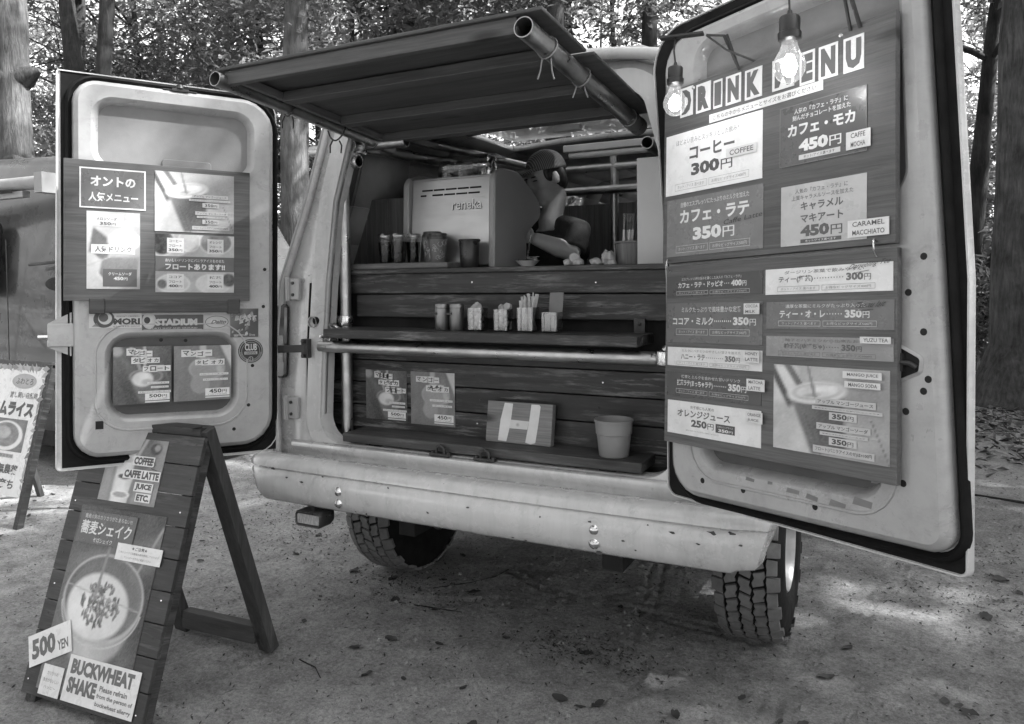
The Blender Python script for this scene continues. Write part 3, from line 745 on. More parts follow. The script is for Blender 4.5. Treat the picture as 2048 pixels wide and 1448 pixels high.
def p_float(X, Y):
    A = .30+.08*nz(X, Y, 8, 1)+.12*X
    for cx, cy, rx, ry, g in ((.08, .86, .16, .24, .05), (.76, .88, .22, .22, .20), (.42, .9, .14, .2, .38), (.22, .15, .21, .17, .48), (.73, .15, .23, .18, .50)): A = over(A, m_ell(X, Y, cx, cy, rx, ry, 0, .04), .58); A = over(A, m_ell(X, Y, cx, cy, rx*.92, ry*.92, 0, .05), g+.10*nz(X, Y, 12, int(cx*50)))
    A = over(A, m_ell(X, Y, .93, .22, .09, .12, 0, .05), .08+.08*nz(X, Y, 20, 9)); return over(A, m_ell(X, Y, .08, .14, .06, .08, 0, .04), .10)
def p_cups(X, Y):
    A = .12+.12*(1-Y)*(1-X)+.05*nz(X, Y, 7, 3)+.10*np.exp(-((X-.95)/.15)**2); A = over(A, m_line(X, Y, (.10, 1.05), (.10, -.05), .16, .08), .24+.15*Y); A = over(A, m_line(X, Y, (.66, 1.05), (.48, .60), .05, .03), .34); A = over(A, m_line(X, Y, (.60, 1.05), (.45, .68), .01, .02), .5)
    A = over(A, m_ell(X, Y, .82, .86, .10, .09, .4, .05), .05); A = over(A, m_ell(X, Y, .84, .88, .05, .05, .4, .05), .25)
    A = over(A, m_poly(X, Y, [(.22, -.05), (.50, -.05), (.48, .95), (.20, .95)], .05), .58)
    for x, y, w_, g in ((.36, .90, .115, .32), (.385, .66, .13, .45), (.39, .40, .15, .06), (.375, .12, .155, .30)):
        A = over(A, m_poly(X, Y, [(x-w_*.75, y-.25), (x+w_*.75, y-.25), (x+w_, y), (x-w_, y)], .03), .62-.15*np.clip((X-x)/w_, 0, 1)); A = over(A, m_ell(X, Y, x, y, w_*1.05, .06, 0, .03), .68); A = over(A, m_ell(X, Y, x, y-.005, w_*.82, .043, 0, .03), g)
    return over(A, m_poly(X, Y, [(.55, -.05), (1.05, -.05), (1.05, .45), (.62, .35)], .06), .20+.08*nz(X, Y, 6, 5))
def p_bowl(X, Y):
    A = .055+.05*nz(X, Y, 6, 2)+.07*(1-X)*(1-Y); A = over(A, m_poly(X, Y, [(0, .47), (.5, .55), (1.05, .75), (1.05, .9), (.4, .80), (-.05, .68)], .06), .12+.05*nz(X, Y, 8, 3)); A = over(A, m_line(X, Y, (.99, .93), (.72, .55), .022, .015), .24)
    A = over(A, m_poly(X, Y, [(.28, .20), (.45, .155), (.62, .17), (.80, .27), (.95, .50), (.05, .50)], .04), .28+.28*np.clip(.6-np.abs(X-.45)*2, 0, 1)); A = over(A, m_ell(X, Y, .50, .52, .455, .235, 0, .02), .36); A = over(A, m_ell(X, Y, .50, .525, .435, .218, 0, .025), .085+.06*X); A = over(A, m_ell(X, Y, .50, .53, .39, .185, 0, .05), .12)
    A = over(A, m_ell(X, Y, .46, .475, .345, .175, 0, .04), .56-.18*np.clip(X-.5, 0, 1)+.05*nz(X, Y, 9, 4)); A = over(A, m_ell(X, Y, .30, .44, .13, .09, 0, .1), .66)
    rnd = random.Random(5)
    for i in range(120):
        a, r_ = rnd.random()*6.28, rnd.random()**.55; x, y = .485+.22*r_*math.cos(a), .485+.115*r_*math.sin(a); g = rnd.uniform(.05, .17); al = rnd.uniform(0, 3); A = over(A, m_ell(X, Y, x, y, .020, .0105, al, .012), g); A = over(A, m_ell(X, Y, x+.004, y+.003, .009, .005, al, .012), g*2.2)
    A = over(A, m_line(X, Y, (.45, .80), (.41, .52), .03, .015), .20); A = over(A, m_line(X, Y, (.05, .565), (.92, .49), .006, .008), .30); A = over(A, m_line(X, Y, (.31, .24), (.35, .04), .008, .01), .28); R_ = np.hypot((X-.5)/.455, (Y-.50)/.235); return over(A, sm(np.abs(R_-1)-.012, .03)*(Y < .47), .48)
# ------------------------------------------------------------------ menu boards and posters
WHT, PALE, MID, GRY, DRK, INK = .72, .5, .26, .16, .075, .03
def prc(s, txt, yen, x0, y0, x1, y1, g, b=.035):
    """price with a smaller yen sign"""
    xm = x0+(x1-x0)*.70
    s.text(txt, x0, y0, xm, y1, g, bold=b); s.text(yen, xm+(x1-xm)*.1, y0-(y1-y0)*.02, x1, y0+(y1-y0)*.78, g, bold=.01)
HOT, BIG = 'ホット / アイス 選べます', 'お得なビッグサイズ'
def options(s, g, big, y0=.05, y1=.16, x0=.11, x1=.88, inv=False):
    xm = x0+(x1-x0)*.47
    for a, b_, t_ in ((x0, xm-.01, HOT), (xm+.01, x1, BIG+big)):
        s.frame(a, y0, b_, y1, .0009, g); s.text(t_, a+.03, y0+.25*(y1-y0), b_-.03, y1-.25*(y1-y0), g)
def mango_art(s): raster(s, p_mango, 64, 56)
def tile_text(s, rows, size, z=5):
    """letters on cut-out paper tiles: (text, x, y, pitch x, pitch y)"""
    for txt, x, y, px, py in rows:
        for i, ch in enumerate(txt):
            cx, cy = x+i*px+random.uniform(-.006, .006), y+i*py+random.uniform(-.008, .008); k = size*random.uniform(.8, 1.1)
            s.rect(cx-k*.62, cy-k*.5, cx+k*.62, cy+k*.5, .62, z); s.text(ch, cx-k*.42, cy-k*.34 if ch != 'ー' else cy-k*.06, cx+k*.42, cy+k*.34 if ch != 'ー' else cy+k*.06, .06, z+1, bold=.03)
def tapioca(s, dark=True):
    if dark:
        raster(s, p_tap1, 44, 48)
        tile_text(s, (('マンゴー', .30, .91, .10, -.01), ('タピオカ', .38, .755, .12, .0), ('フロート', .56, .61, .12, .0)), .115)
        bars = ((.58, .335, .96, .375), (.64, .265, .95, .30), (.42, .18, .99, .22))
        pr = (.54, .055, .97, .175, '500')
    else:
        raster(s, p_tap2, 44, 48)
        tile_text(s, (('マンゴー', .20, .86, .13, .0), ('タピオカ', .42, .69, .13, .0)), .125)
        bars = ((.44, .455, .95, .495), (.50, .355, .94, .395))
        pr = (.54, .08, .97, .215, '450')
    for x0, y0, x1, y1 in bars: s.rect(x0, y0, x1, y1, .6, 5); s.text('人気のマンゴーに黒い粒入り', x0+.02, y0+.008, x1-.02, y1-.008, .08, 6)
    x0, y0, x1, y1, t_ = pr
    s.rect(x0, y0, x1, y1, .68, 5); prc(s, t_, '円', x0+.07, y0+.045, x1-.05, y1-.015, .05, .03)
    s.text('トッピングは+50円', x0+.05, y0+.01, x1-.05, y0+.035, .07, 6); s.rect(x0, y0-.04, x1, y0-.015, .6, 5)

FS = None
def put(parent, M, name, box, g, z, art, lname='lettering'):
    c = card(name, parent, M, box, g, z)
    if art:
        s = Print(z+.0016, box); art(s)
        if s.f: s.done(lname, c, M)
    return c
def slab(parent, M, x0, y0, x1, y1, z0, z1, mat, name='panel'):
    b = MB(); b.box((x0, y0, z0), (x1, y1, z1)); return b.build(name, mat, parent, M, bevel=.0015)

# --- left door board
lb = thing('menu_board', 'plywood popular-menu board with drink photos on the left door', 'menu board', FL @ V((-.46, .62, .07)))
slab(lb, FL, -.785, .622, -.1475, 1.132, .056, .074, BOARDW)
def a_title(s):
    s.frame(0, 0, 1, 1, .005, .62); s.text('オントの', .16, .55, .84, .80, .6, bold=.035); s.text('人気メニュー', .13, .17, .88, .40, .6, bold=.025)
put(lb, FL, 'title_card', (-.7358, .9585, -.5206, 1.1051), .11, .074, a_title)
def a_melon(s):
    raster(s, p_melon, 40, 56)
    s.rect(.05, .81, .68, .97, .60, 4); s.text('メロンソーダ', .18, .885, .56, .925, .08, 5, .02); prc(s, '350', '円', .24, .825, .54, .865, .08, .03)
    s.rect(.08, .455, .90, .575, .64, 4); s.text('人気ドリンク', .15, .475, .84, .555, .08, 5, .02)
    s.rect(.30, .03, .94, .26, .09, 4); s.text('クリームソーダ', .40, .175, .84, .22, .55, 5, .02); prc(s, '450', '円', .50, .115, .76, .16, .6, .03)
put(lb, FL, 'drink_card', (-.7129, .6655, -.5396, .9476), .5, .074, a_melon)
def a_mangoL(s):
    mango_art(s)
    for t_, x0, y0, x1, y1 in (('アップル マンゴージュース', .46, .585, .92, .645), ('果実をたっぷり使ったジュースです', .42, .53, .95, .565), ('アップル マンゴーソーダ', .50, .30, .92, .36), ('果実のソーダです', .52, .25, .88, .285), ('フロート(バニラアイスのせ)は+100円', .46, .05, .94, .11)):
        s.rect(x0, y0, x1, y1, .42, 10); s.text(t_, x0+.02, y0+.012, x1-.02, y1-.012, .07, 11, .01)
    for y in (.43, .15): s.rect(.59, y, .80, y+.075, .45, 10); prc(s, '350', '円', .62, y+.012, .78, y+.063, .07, .03)
put(lb, FL, 'drink_photo', (-.4902, .8852, -.2079, 1.112), .35, .074, a_mangoL)
def a_float(s):
    raster(s, p_float, 60, 48)
    s.rect(0, .36, 1, .62, .10, 3); s.text('おいしいドリンクにバニラアイスをのせた', .12, .525, .87, .58, .55, 4, .015); s.text('フロートあります!!', .12, .39, .88, .495, .62, 4, .045)
    for x, y, a, p in ((.14, .68, 'コーヒー', '350'), (.65, .68, 'オレンジ', '350'), (.14, .06, 'ココア', '400'), (.65, .06, '抹茶', '400')):
        s.rect(x, y, x+.21, y+.255, .58, 4); s.text(a, x+.025, y+.18, x+.185, y+.225, .07, 5, .02); s.text('フロート', x+.025, y+.10, x+.185, y+.145, .07, 5, .02); prc(s, p, '円', x+.02, y+.025, x+.19, y+.075, .05, .04)
put(lb, FL, 'float_card', (-.4875, .655, -.2071, .8756), .35, .074, a_float)

# --- posters and stickers on the left door, posters on the plank wall
FW = Matrix(((1, 0, 0, 0), (0, 0, -1, .165), (0, 1, 0, 0), (0, 0, 0, 1)))      # plank wall: x right, y up, z towards camera
for nm, M, z, box, dk, lab in (
        ('drink_poster', FL, .052, (-.627, .236, -.4303, .4505), True, 'dark ice-cream float poster in the left door lower window recess'),
        ('drink_poster', FL, .052, (-.4215, .236, -.2139, .4485), False, 'paler drink poster marked 450 in the left door lower window recess'),
        ('drink_poster', FW, .0, (-.652, .912, -.438, 1.124), True, 'dark ice-cream float poster pinned low on the plank wall'),
        ('drink_poster', FW, .0, (-.418, .906, -.203, 1.126), False, 'paler drink poster marked 450 pinned low on the plank wall')):
    p = thing(nm, lab, 'poster', M @ V(((box[0]+box[2])/2, box[1], z)), 'drink posters')
    put(p, M, 'sheet', box, .15, z, lambda s, d=dk: tapioca(s, d), 'print')
def sticker(lab, box, g, art, z=.0508, rnd=0):
    st = thing('sticker', lab, 'sticker', FL @ V(((box[0]+box[2])/2, box[1], z)), 'stickers on the left door')
    put(st, FL, 'sheet', box, g, z, art, 'print') if not rnd else None
    return st
def a_mori(s):
    s.ell(.28, .62, .20, .60, .05, 2); s.ell(.30, .66, .13, .42, .5, 3); s.ell(.27, .72, .09, .3, .08, 4); s.text('MORI', .46, .22, .97, .66, .04, 3, .05); s.text('RESORT CAMPERS', .52, .74, .96, .84, .06, 3); s.text('025-430-2000', .45, .06, .97, .15, .06, 3)
    s.poly([(.05, .1), (.14, .36), (.20, .1)], .2, 2)
sticker('white MORI lettered sticker, leftmost in the row under the door batten', (-.705, .522, -.533, .576), .52, a_mori)
def a_stad(s):
    s.rect(0, 0, 1, 1, .06, 1); s.ell(.11, .62, .11, .55, .55, 2, rim=.35); s.ell(.08, .65, .05, .22, .03, 3); s.text('STADIUM', .21, .28, .90, .74, .42, 3, .06); s.text('SPORTS SHOP AND GROUND', .1, .06, .9, .15, .5, 3); s.rect(.02, 0, .98, .03, .4, 2)
sticker('dark STADIUM sticker with a football under the door batten', (-.531, .512, -.317, .569), .06, a_stad)
def a_oval(s):
    s.ell(.5, .5, .47, .46, .1, 2); s.ell(.5, .5, .44, .42, .42, 3); s.ell(.4, .55, .2, .2, .6, 4, rim=.42); s.text('Daito', .25, .36, .85, .66, .14, 5, .05, slant=.3)
sticker('pale sticker with an oval script logo under the door batten', (-.313, .514, -.221, .566), .38, a_oval)
def a_rock(s):
    s.poly([(0, 0), (1, 0), (1, 1), (0, 1)], [.08, .05, .04, .2], 1)
    for i in range(26):
        x, y, k = random.random()*.84, random.random()*.8, random.uniform(.05, .16); s.poly([(x, y), (x+k, y+k*.4), (x+k*.7, y+k*1.2), (x+k*.1, y+k*.8)], [random.uniform(.05, .5) for _ in range(4)], 2+i % 4)
    s.text('BLAST', .15, .58, .9, .76, .4, 7, .03, slant=.2); s.text('summer live', .12, .04, .88, .13, .45, 7)
sticker('busy dark picture sticker at the right end under the batten', (-.217, .478, -.110, .592), .06, a_rock)
st = thing('sticker', 'round black CLUB sticker beside the left door window recess', 'sticker', FL @ V((-.139, .37, .0508)), 'stickers on the left door')
b = MB(); b.lathe([(0, .0012), (.0475, .0012), (.048, 0)], 40, FL.inverted() @ FL @ Matrix.Translation((-.139, .422, .0508))); b.build('sheet', pmat('black_vinyl', .025, .35), st, FL)
s = Print(.0522, (-.187, .374, -.091, .470))
for r0, g in ((.46, .35), (.44, .025), (.37, .33), (.355, .025)): s.ell(.5, .5, r0, r0, g, 1 if r0 == .46 else int(60-100*r0)//6+2, n=40)
s.text('CLUB', .26, .52, .74, .80, .5, 12, .03); s.rect(.24, .36, .76, .48, .35, 12); s.text('CARNIVAL', .28, .38, .72, .46, .04, 13, .03); s.ell(.5, .18, .10, .10, .3, 12); s.ell(.5, .18, .08, .08, .03, 13); s.text('21', .44, .12, .56, .24, .35, 14)
for i in range(22):
    a = math.pi*(1.05+.9*i/21) if i < 11 else math.pi*(1.55+.4*(i-11)/10)
    s.rect(.5+.405*math.cos(a)-.016, .5+.405*math.sin(a)-.016, .5+.405*math.cos(a)+.016, .5+.405*math.sin(a)+.016, .3, 14)
s.done('print', st, FL)

# --- right door: upper drink menu board
Z0 = .075
ub = thing('menu_board', 'upper DRINK MENU board hung on the right door behind two bulbs', 'menu board', FR @ V((.38, .73, Z0)))
slab(ub, FR, .0158, .731, .7508, 1.2527, Z0-.018, Z0, BOARDW)
BT = {'D': (.0839, 1.1603, .1343, 1.2466), 'R': (.1475, 1.1581, .2036, 1.242), 'I': (.2143, 1.1564, .2468, 1.2358), 'N': (.2599, 1.1544, .3132, 1.235), 'K': (.327, 1.1519, .3842, 1.2324),
      'M': (.4172, 1.1521, .4843, 1.2327), 'E': (.5012, 1.1451, .5443, 1.2277), 'N2': (.5555, 1.1439, .6079, 1.2257), 'U': (.6225, 1.1418, .6753, 1.2242)}
for k, bx in BT.items():
    put(ub, FR, 'letter_tile', bx, WHT, Z0, lambda s, k=k: s.text(k[0], .12, .08, .88, .92, .11, 1, .075 if k != 'M' else .05), 'letter')
put(ub, FR, 'caption_strip', (.1997, 1.1194, .5678, 1.1433), WHT, Z0, lambda s: s.text('こちらの中からメニューとサイズをお選びください', .04, .22, .95, .78, .10, 1, .01))
def a_coffee(s):
    s.text('ほどよい苦みとスッキリとした飲みやすさ', .12, .80, .88, .89, .2, 1, .0); s.text('コーヒー', .27, .53, .74, .74, .10, 1, .035); prc(s, '300', '円', .29, .26, .72, .46, .09, .05); options(s, .3, '400円', .06, .17)
put(ub, FR, 'price_card', (.027, .9328, .3873, 1.1142), .80, Z0, a_coffee)
def a_latte(s):
    s.text('自慢のエスプレッソにたっぷりのミルクを加えた', .16, .84, .87, .93, .6, 1, .015); s.text('カフェ・ラテ', .15, .56, .87, .79, .72, 1, .035); prc(s, '350', '円', .30, .25, .73, .47, .72, .05); options(s, .6, '500円', .06, .18)
    s.text('Caffe Latte', .62, .44, .99, .52, .03, 2, .0, .1, .06)
put(ub, FR, 'price_card', (.0343, .749, .3926, .9188), .17, Z0, a_latte)
def a_mocha(s):
    s.text('人気の『カフェ・ラテ』に', .18, .84, .80, .93, .6, 1, .02); s.text('刻んだチョコレートを加えた', .16, .73, .83, .82, .6, 1, .02); s.text('カフェ・モカ', .10, .48, .88, .68, .68, 1, .04); prc(s, '450', '円', .24, .20, .73, .40, .72, .055)
    s.rect(.24, .07, .72, .15, .6, 1); s.text('ホット/アイス選べます', .30, .085, .66, .135, .09, 2, .01); s.frame(0, 0, 1, 1, .002, .16, 1)
put(ub, FR, 'price_card', (.4427, .9484, .6835, 1.1011), .085, Z0, a_mocha)
def a_macch(s):
    s.text('人気の『カフェ・ラテ』に', .18, .85, .80, .93, .16, 1, .01); s.text('上質キャラメルソースを加えた', .14, .74, .86, .82, .16, 1, .01); s.text('キャラメル', .25, .56, .75, .70, .12, 1, .03); s.text('マキアート', .25, .36, .75, .50, .12, 1, .03); prc(s, '450', '円', .25, .13, .74, .32, .10, .055)
    s.rect(.25, .03, .73, .09, .09, 1); s.text('ホット/アイス選べます', .31, .04, .67, .08, .6, 2, .01)
put(ub, FR, 'price_card', (.4484, .7466, .6836, .898), .46, Z0, a_macch)
for bx, t_ in (((.2662, 1.0065, .3713, 1.0315), ('COFFEE',)), ((.6327, .9576, .694, .9994), ('CAFFE', 'MOCHA')), ((.638, .7518, .739, .7914), ('CARAMEL', 'MACCHIATO'))):
    def a_lab(s, t_=t_):
        k = len(t_)
        for i, q in enumerate(t_):
            y = 1-(i+1)/k; s.text(q, .12 if len(q) > 5 else .2, y+.22/k, .9 if len(q) > 5 else .8, y+.80/k, .09, 1, .012)
    put(ub, FR, 'name_label', bx, .66, Z0+.003, a_lab)
for x, y in ((.135, 1.238), (.615, 1.236)):
    b = MB(); b.lathe([(.0, .004), (.004, .0035), (.006, 0)], 12, Matrix.Translation((x, y, Z0))); b.build('screw', CHROME, ub, FR, smooth=50)

# --- right door: lower board
lo = thing('menu_board', 'lower drinks price board hanging from hooks on the right door', 'menu board', FR @ V((.39, .2, Z0)))
slab(lo, FR, .033, .2024, .7552, .7221, Z0-.018, Z0, BOARDW)
def row_card(title, price, small, g, tg, sg, big, y=(.40, .68), o=(.08, .26), tx=(.12, .60), px=(.72, .92)):
    def art(s):
        s.text(small, .17, .76, .80, .90, sg, 1, .01); s.text(title, tx[0], y[0], tx[1], y[1], tg, 1, .03); prc(s, price, '円', px[0], y[0], px[1], y[1], tg, .05)
        n = max(3, int((px[0]-tx[1])/.022))
        for i in range(n):
            x = tx[1]+.012+(px[0]-tx[1]-.02)*i/n; s.rect(x, (y[0]+y[1])/2-.02, x+.008, (y[0]+y[1])/2+.02, tg, 1)
        options(s, sg, big, o[0], o[1])
    return art
LOW = (((.0396, .6298, .3927, .6905), .055, row_card('カフェ・ラテ・ドッピオ', '400', 'エスプレッソ2杯の旨みを濃くした大人の『カフェ・ラテ』', .055, .62, .5, '500円', tx=(.13, .62), px=(.70, .85))),
       ((.0406, .496, .3934, .6109), .115, row_card('ココア・ミルク', '350', 'ミルクたっぷりで風味豊かな定番', .115, .62, .55, '500円', (.45, .64), (.20, .35), (.07, .52), (.72, .94))),
       ((.0448, .4284, .3931, .4822), .66, row_card('ハニー・ラテ', '350', 'ミルクにハチミツのやさしい甘さを加えた', .66, .13, .22, '500円', (.36, .66), (.06, .26), (.16, .43), (.64, .79))),
       ((.0442, .34, .3912, .4104), .06, row_card('抹茶ラテ(まっちゃラテ)', '350', '抹茶とミルクを合わせた甘いドリンク', .06, .6, .5, '500円', (.42, .70), (.14, .32), (.12, .52), (.68, .86))),
       ((.4019, .6265, .747, .6913), .70, row_card('ティー(紅茶)', '300', 'ダージリン茶葉で飲みやすい', .7, .13, .2, '400円', (.42, .70), (.10, .30), (.12, .41), (.67, .85))),
       ((.4056, .5398, .7504, .6074), .13, row_card('ティー・オ・レ', '350', '濃厚な茶葉にミルクがたっぷり入った', .13, .62, .55, '500円', (.40, .68), (.10, .30), (.12, .50), (.65, .83))),
       ((.4059, .4702, .7487, .5211), .24, row_card('柚子茶(ゆずちゃ)', '350', '柚子とハチミツから出来たお茶', .24, .09, .12, '500円', (.38, .68), (.08, .28), (.16, .50), (.63, .78))))
for bx, g, art in LOW: put(lo, FR, 'price_card', bx, g, Z0, art)
def a_orange(s):
    s.text('お子様にも人気の', .27, .80, .53, .90, .15, 1, .01); s.text('オレンジジュース', .12, .54, .70, .76, .11, 1, .03); prc(s, '250', '円', .28, .27, .53, .49, .09, .05)
    s.rect(.55, .22, .75, .47, .06, 1); s.text(BIG, .57, .37, .73, .43, .55, 2); prc(s, '350', '円', .58, .25, .73, .34, .62, .04); s.text('(果汁100%アイスのみのご提供になります)', .22, .12, .58, .17, .2, 1)
put(lo, FR, 'price_card', (.0483, .2314, .3912, .3268), .68, Z0, a_orange)
def a_mango(s):
    mango_art(s)
    for t_, x0, y0, x1, y1 in (('アップル マンゴージュース', .40, .575, .90, .65), ('果実をたっぷり使った甘いジュースです', .37, .515, .95, .555), ('アップル マンゴーソーダ', .41, .295, .86, .37), ('果実のさわやかなソーダです', .44, .235, .84, .275), ('フロート(バニラアイスのせ)は+100円', .38, .03, .89, .11)):
        s.rect(x0, y0, x1, y1, .46, 10); s.text(t_, x0+.02, y0+.015, x1-.02, y1-.015, .08, 11, .015)
    for y in (.415, .135): s.rect(.52, y, .75, y+.085, .5, 10); prc(s, '350', '円', .545, y+.012, .725, y+.073, .07, .045)
put(lo, FR, 'drink_photo', (.4305, .2407, .7406, .4499), .35, Z0, a_mango)
for bx, t_ in (((.3385, .577, .3896, .6053), ('COCOA', 'MILK')), ((.3392, .4512, .3905, .481), ('HONEY', 'LATTE')), ((.3505, .377, .4084, .408), ('MATCHA', 'LATTE')), ((.3485, .2938, .4025, .323), ('ORANGE', 'JUICE')),
               ((.6741, .509, .7474, .524), ('YUZU TEA',)), ((.6311, .4282, .7263, .4442), ('MANGO JUICE',)), ((.6356, .4067, .7234, .4213), ('MANGO SODA',))):
    def a_lab2(s, t_=t_):
        k = len(t_)
        for i, q in enumerate(t_):
            y = 1-(i+1)/k; s.text(q, .12, y+.22/k, .12+.8*min(1, len(q)/max(len(x) for x in t_)), y+.78/k, .10, 1, .012)
    put(lo, FR, 'name_label', bx, .6, Z0+.009, a_lab2)
s = Print(Z0+.004, (.4019, .6265, .747, .6913)); s.text('Darjeeling Tea', .68, .74, .97, .98, .03, 0, -.004, .15, .16); s.line((.72, .66), (.84, .74), .0012, .03, 0); s.done('handwriting', lo, FR)
s = Print(Z0+.004, (.4056, .5398, .7504, .6074)); s.text('Tea au lait', .72, .72, .93, .92, .03, 0, .0, .15, .06); s.line((.74, .64), (.86, .68), .0012, .03, 0); s.done('handwriting', lo, FR)
for x in (.051, .709):
    b = MB(); b.tube([(x, .738, Z0+.001), (x, .742, Z0+.014), (x+.003, .733, Z0+.02), (x+.002, .715, Z0+.016), (x, .705, Z0+.003)], .0022, 8); b.build('hook', CHROME, lo, FR, smooth=60)
# --- two bare bulbs on wire arms
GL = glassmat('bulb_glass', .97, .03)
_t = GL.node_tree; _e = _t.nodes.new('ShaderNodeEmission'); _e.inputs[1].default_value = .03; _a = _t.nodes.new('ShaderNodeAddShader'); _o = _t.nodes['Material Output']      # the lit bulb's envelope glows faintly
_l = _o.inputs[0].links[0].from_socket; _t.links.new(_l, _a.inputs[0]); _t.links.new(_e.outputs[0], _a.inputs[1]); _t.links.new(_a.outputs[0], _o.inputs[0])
def bulb(lab, tipx, tipy, zc, ax, ay, k=1.):
    t = thing('bulb_lamp', lab, 'lamp', FR @ V((tipx, tipy, zc)), 'bare bulbs over the drink menu')
    c = V((tipx, tipy, zc))
    Mv = Matrix.Translation(c) @ Matrix.Rotation(-math.pi/2, 4, 'X')      # lathe axis up the board
    b = MB(); b.lathe([(.0, -.030*k), (.012*k, -.0285*k), (.022*k, -.021*k), (.0285*k, -.008*k), (.030*k, .003*k), (.027*k, .016*k), (.019*k, .030*k), (.0145*k, .042*k), (.0135*k, .056*k)], 24, Mv, cap=False)
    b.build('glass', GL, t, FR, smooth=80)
    b = MB()
    for i in range(7):
        a = i*math.pi*2/7
        b.tube([(tipx+q_*math.cos(a+.2*j_), tipy+h_*k, zc+q_*math.sin(a+.2*j_)) for j_, (q_, h_) in enumerate(((.004, .022), (.010, .012), (.0135, .0), (.011, -.010), (.005, -.016)))], [.0022*k, .0034*k, .004*k, .0034*k, .0022*k], 6)
    fil = b.build('filament', emit('glowing_filament', 7), t, FR)
    b = MB(); b.lathe([(.004, .018*k), (.003, .03*k), (.006, .055*k)], 10, Mv, cap=False); b.build('stem', glassmat('stem_glass', .8, .1), t, FR, smooth=60)
    b = MB(); b.lathe([(.0155*k, .048*k), (.021*k, .052*k), (.022*k, .064*k), (.019*k, .066*k), (.0195*k, .092*k), (.017*k, .096*k), (.006*k, .098*k), (.004*k, .108*k), (.0, .108*k)], 20, Mv); b.build('socket', pmat('black_bakelite', .018, .35, var=.3), t, FR, smooth=40)
    b = MB(); e = V((ax, ay, zc*.9+.01)); p0 = c+V((0, .105*k, 0))
    b.tube([p0, p0.lerp(e, .5)+V((-.004, 0, .002)), e], .0025, 8); b.build('cord', CORD, t, FR, smooth=60)
    l_ = bpy.data.lights.new('bulb', 'POINT'); l_.energy = .24; l_.shadow_soft_size = .014; l_.color = (1, 1, 1)
    lo_ = bpy.data.objects.new('bulb_light', l_); col.objects.link(lo_); adopt(lo_, t, FR @ Matrix.Translation(c))
    return t
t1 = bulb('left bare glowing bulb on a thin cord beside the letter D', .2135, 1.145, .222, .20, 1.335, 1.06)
b = MB(); b.bar((.165, 1.338, .235), (.265, 1.335, .17), .022, .006, (0, 1, 0)); b.tube([(.27, 1.33, .165), (.30, 1.327, .13), (.30, 1.26, .08)], .004, 8); b.tube([(.27, 1.33, .165), (.30, 1.29, .12), (.36, 1.25, .07)], .003, 8); b.tube([(.31, 1.327, .13), (.31, 1.24, .08)], .004, 8); b.build('wire_arm', DARKMETAL, t1, FR, smooth=40)
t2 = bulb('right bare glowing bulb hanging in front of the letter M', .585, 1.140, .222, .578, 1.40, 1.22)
b = MB(); b.tube([(.578, 1.40, .21), (.62, 1.40, .15), (.655, 1.335, .13), (.67, 1.32, .13), (.665, 1.24, .075)], .005, 8); b.tube([(.655, 1.335, .13), (.64, 1.24, .075)], .004, 8); b.build('wire_arm', DARKMETAL, t2, FR, smooth=40)
# ------------------------------------------------------------------ plank counter in the opening
ct = thing('wooden_counter', 'dark stained plank counter built across the van opening', 'counter', (0, .3, .74))
PL = {}
def plank(name, x0, x1, z0, z1, y0=.165, th=.03, mat=PLANKX, parent=ct, bev=.003):
    b = MB(); b.box((x0, y0, z0), (x1, y0+th, z1)); return b.build(name, mat, parent, bevel=bev)
for x0, x1, z0, z1, dy in ((-.735, .74, 1.452, 1.535, .0), (-.70, .74, 1.352, 1.447, .004), (-.955, .74, 1.168, 1.225, .002), (-.955, .74, 1.073, 1.165, .0), (-.955, .74, .972, 1.069, .003), (-.955, .74, .872, .968, .0), (-.955, .74, .775, .868, .002)):
    plank('plank', x0, x1, z0, z1, .165+dy)
b = MB(); b.box((-.74, .15, 1.535), (.74, .95, 1.555)); b.build('counter_top', PLANKX, ct, bevel=.003)
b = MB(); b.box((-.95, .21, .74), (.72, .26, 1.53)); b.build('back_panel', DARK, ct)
b = MB(); b.box((-.955, .19, 1.225), (-.90, .25, 1.53)); b.build('corner_post', PLANKV, ct)
for x_ in (-.62, -.1, .42, .69):
    for z_ in (1.49, 1.40, 1.12, 1.02, .92):
        b = MB(); b.lathe([(.0, .0012), (.0032, .001), (.004, 0)], 8, Matrix.Translation((x_+random.uniform(-.02, .02), .165, z_+random.uniform(-.01, .01))) @ Matrix.Rotation(math.pi/2, 4, 'X')); b.build('nail', CHROME if random.random() < .4 else DARKMETAL, ct)
bench = thing('bench_plank', 'thick dark bench plank resting on the rear sill', 'plank', (0, .08, .835))
b = MB(); b.box((-.648, -.002, .842), (.630, .163, .878)); b.build('plank', BENCHW, bench, bevel=.004)
for x in (-.5, .0, .5): b = MB(); b.box((x-.03, .02, .80), (x+.03, .15, .842)); b.build('runner', DARK, bench)
shelf = thing('wooden_shelf', 'narrow worn shelf plank holding jars above the steel rail', 'shelf', (0, .06, 1.27))
b = MB(); b.add([(-.715, -.035, 1.272), (.628, -.035, 1.272), (.628, .163, 1.272), (-.715, .163, 1.272), (-.715, -.035, 1.309), (.628, -.035, 1.309), (.628, .163, 1.309), (-.715, .163, 1.309)], [(0, 3, 2, 1), (4, 5, 6, 7), (0, 1, 5, 4), (1, 2, 6, 5), (2, 3, 7, 6), (3, 0, 4, 7)])
b.build('plank', PLANKX, shelf, bevel=.004)
b = MB(); b.box((.56, .145, 1.309), (.60, .163, 1.36)); b.lathe([(.0, .006), (.006, .004), (.007, 0)], 10, Matrix.Translation((.58, .145, 1.34)) @ Matrix.Rotation(math.pi/2, 4, 'X')); b.build('bracket', DARKMETAL, shelf)
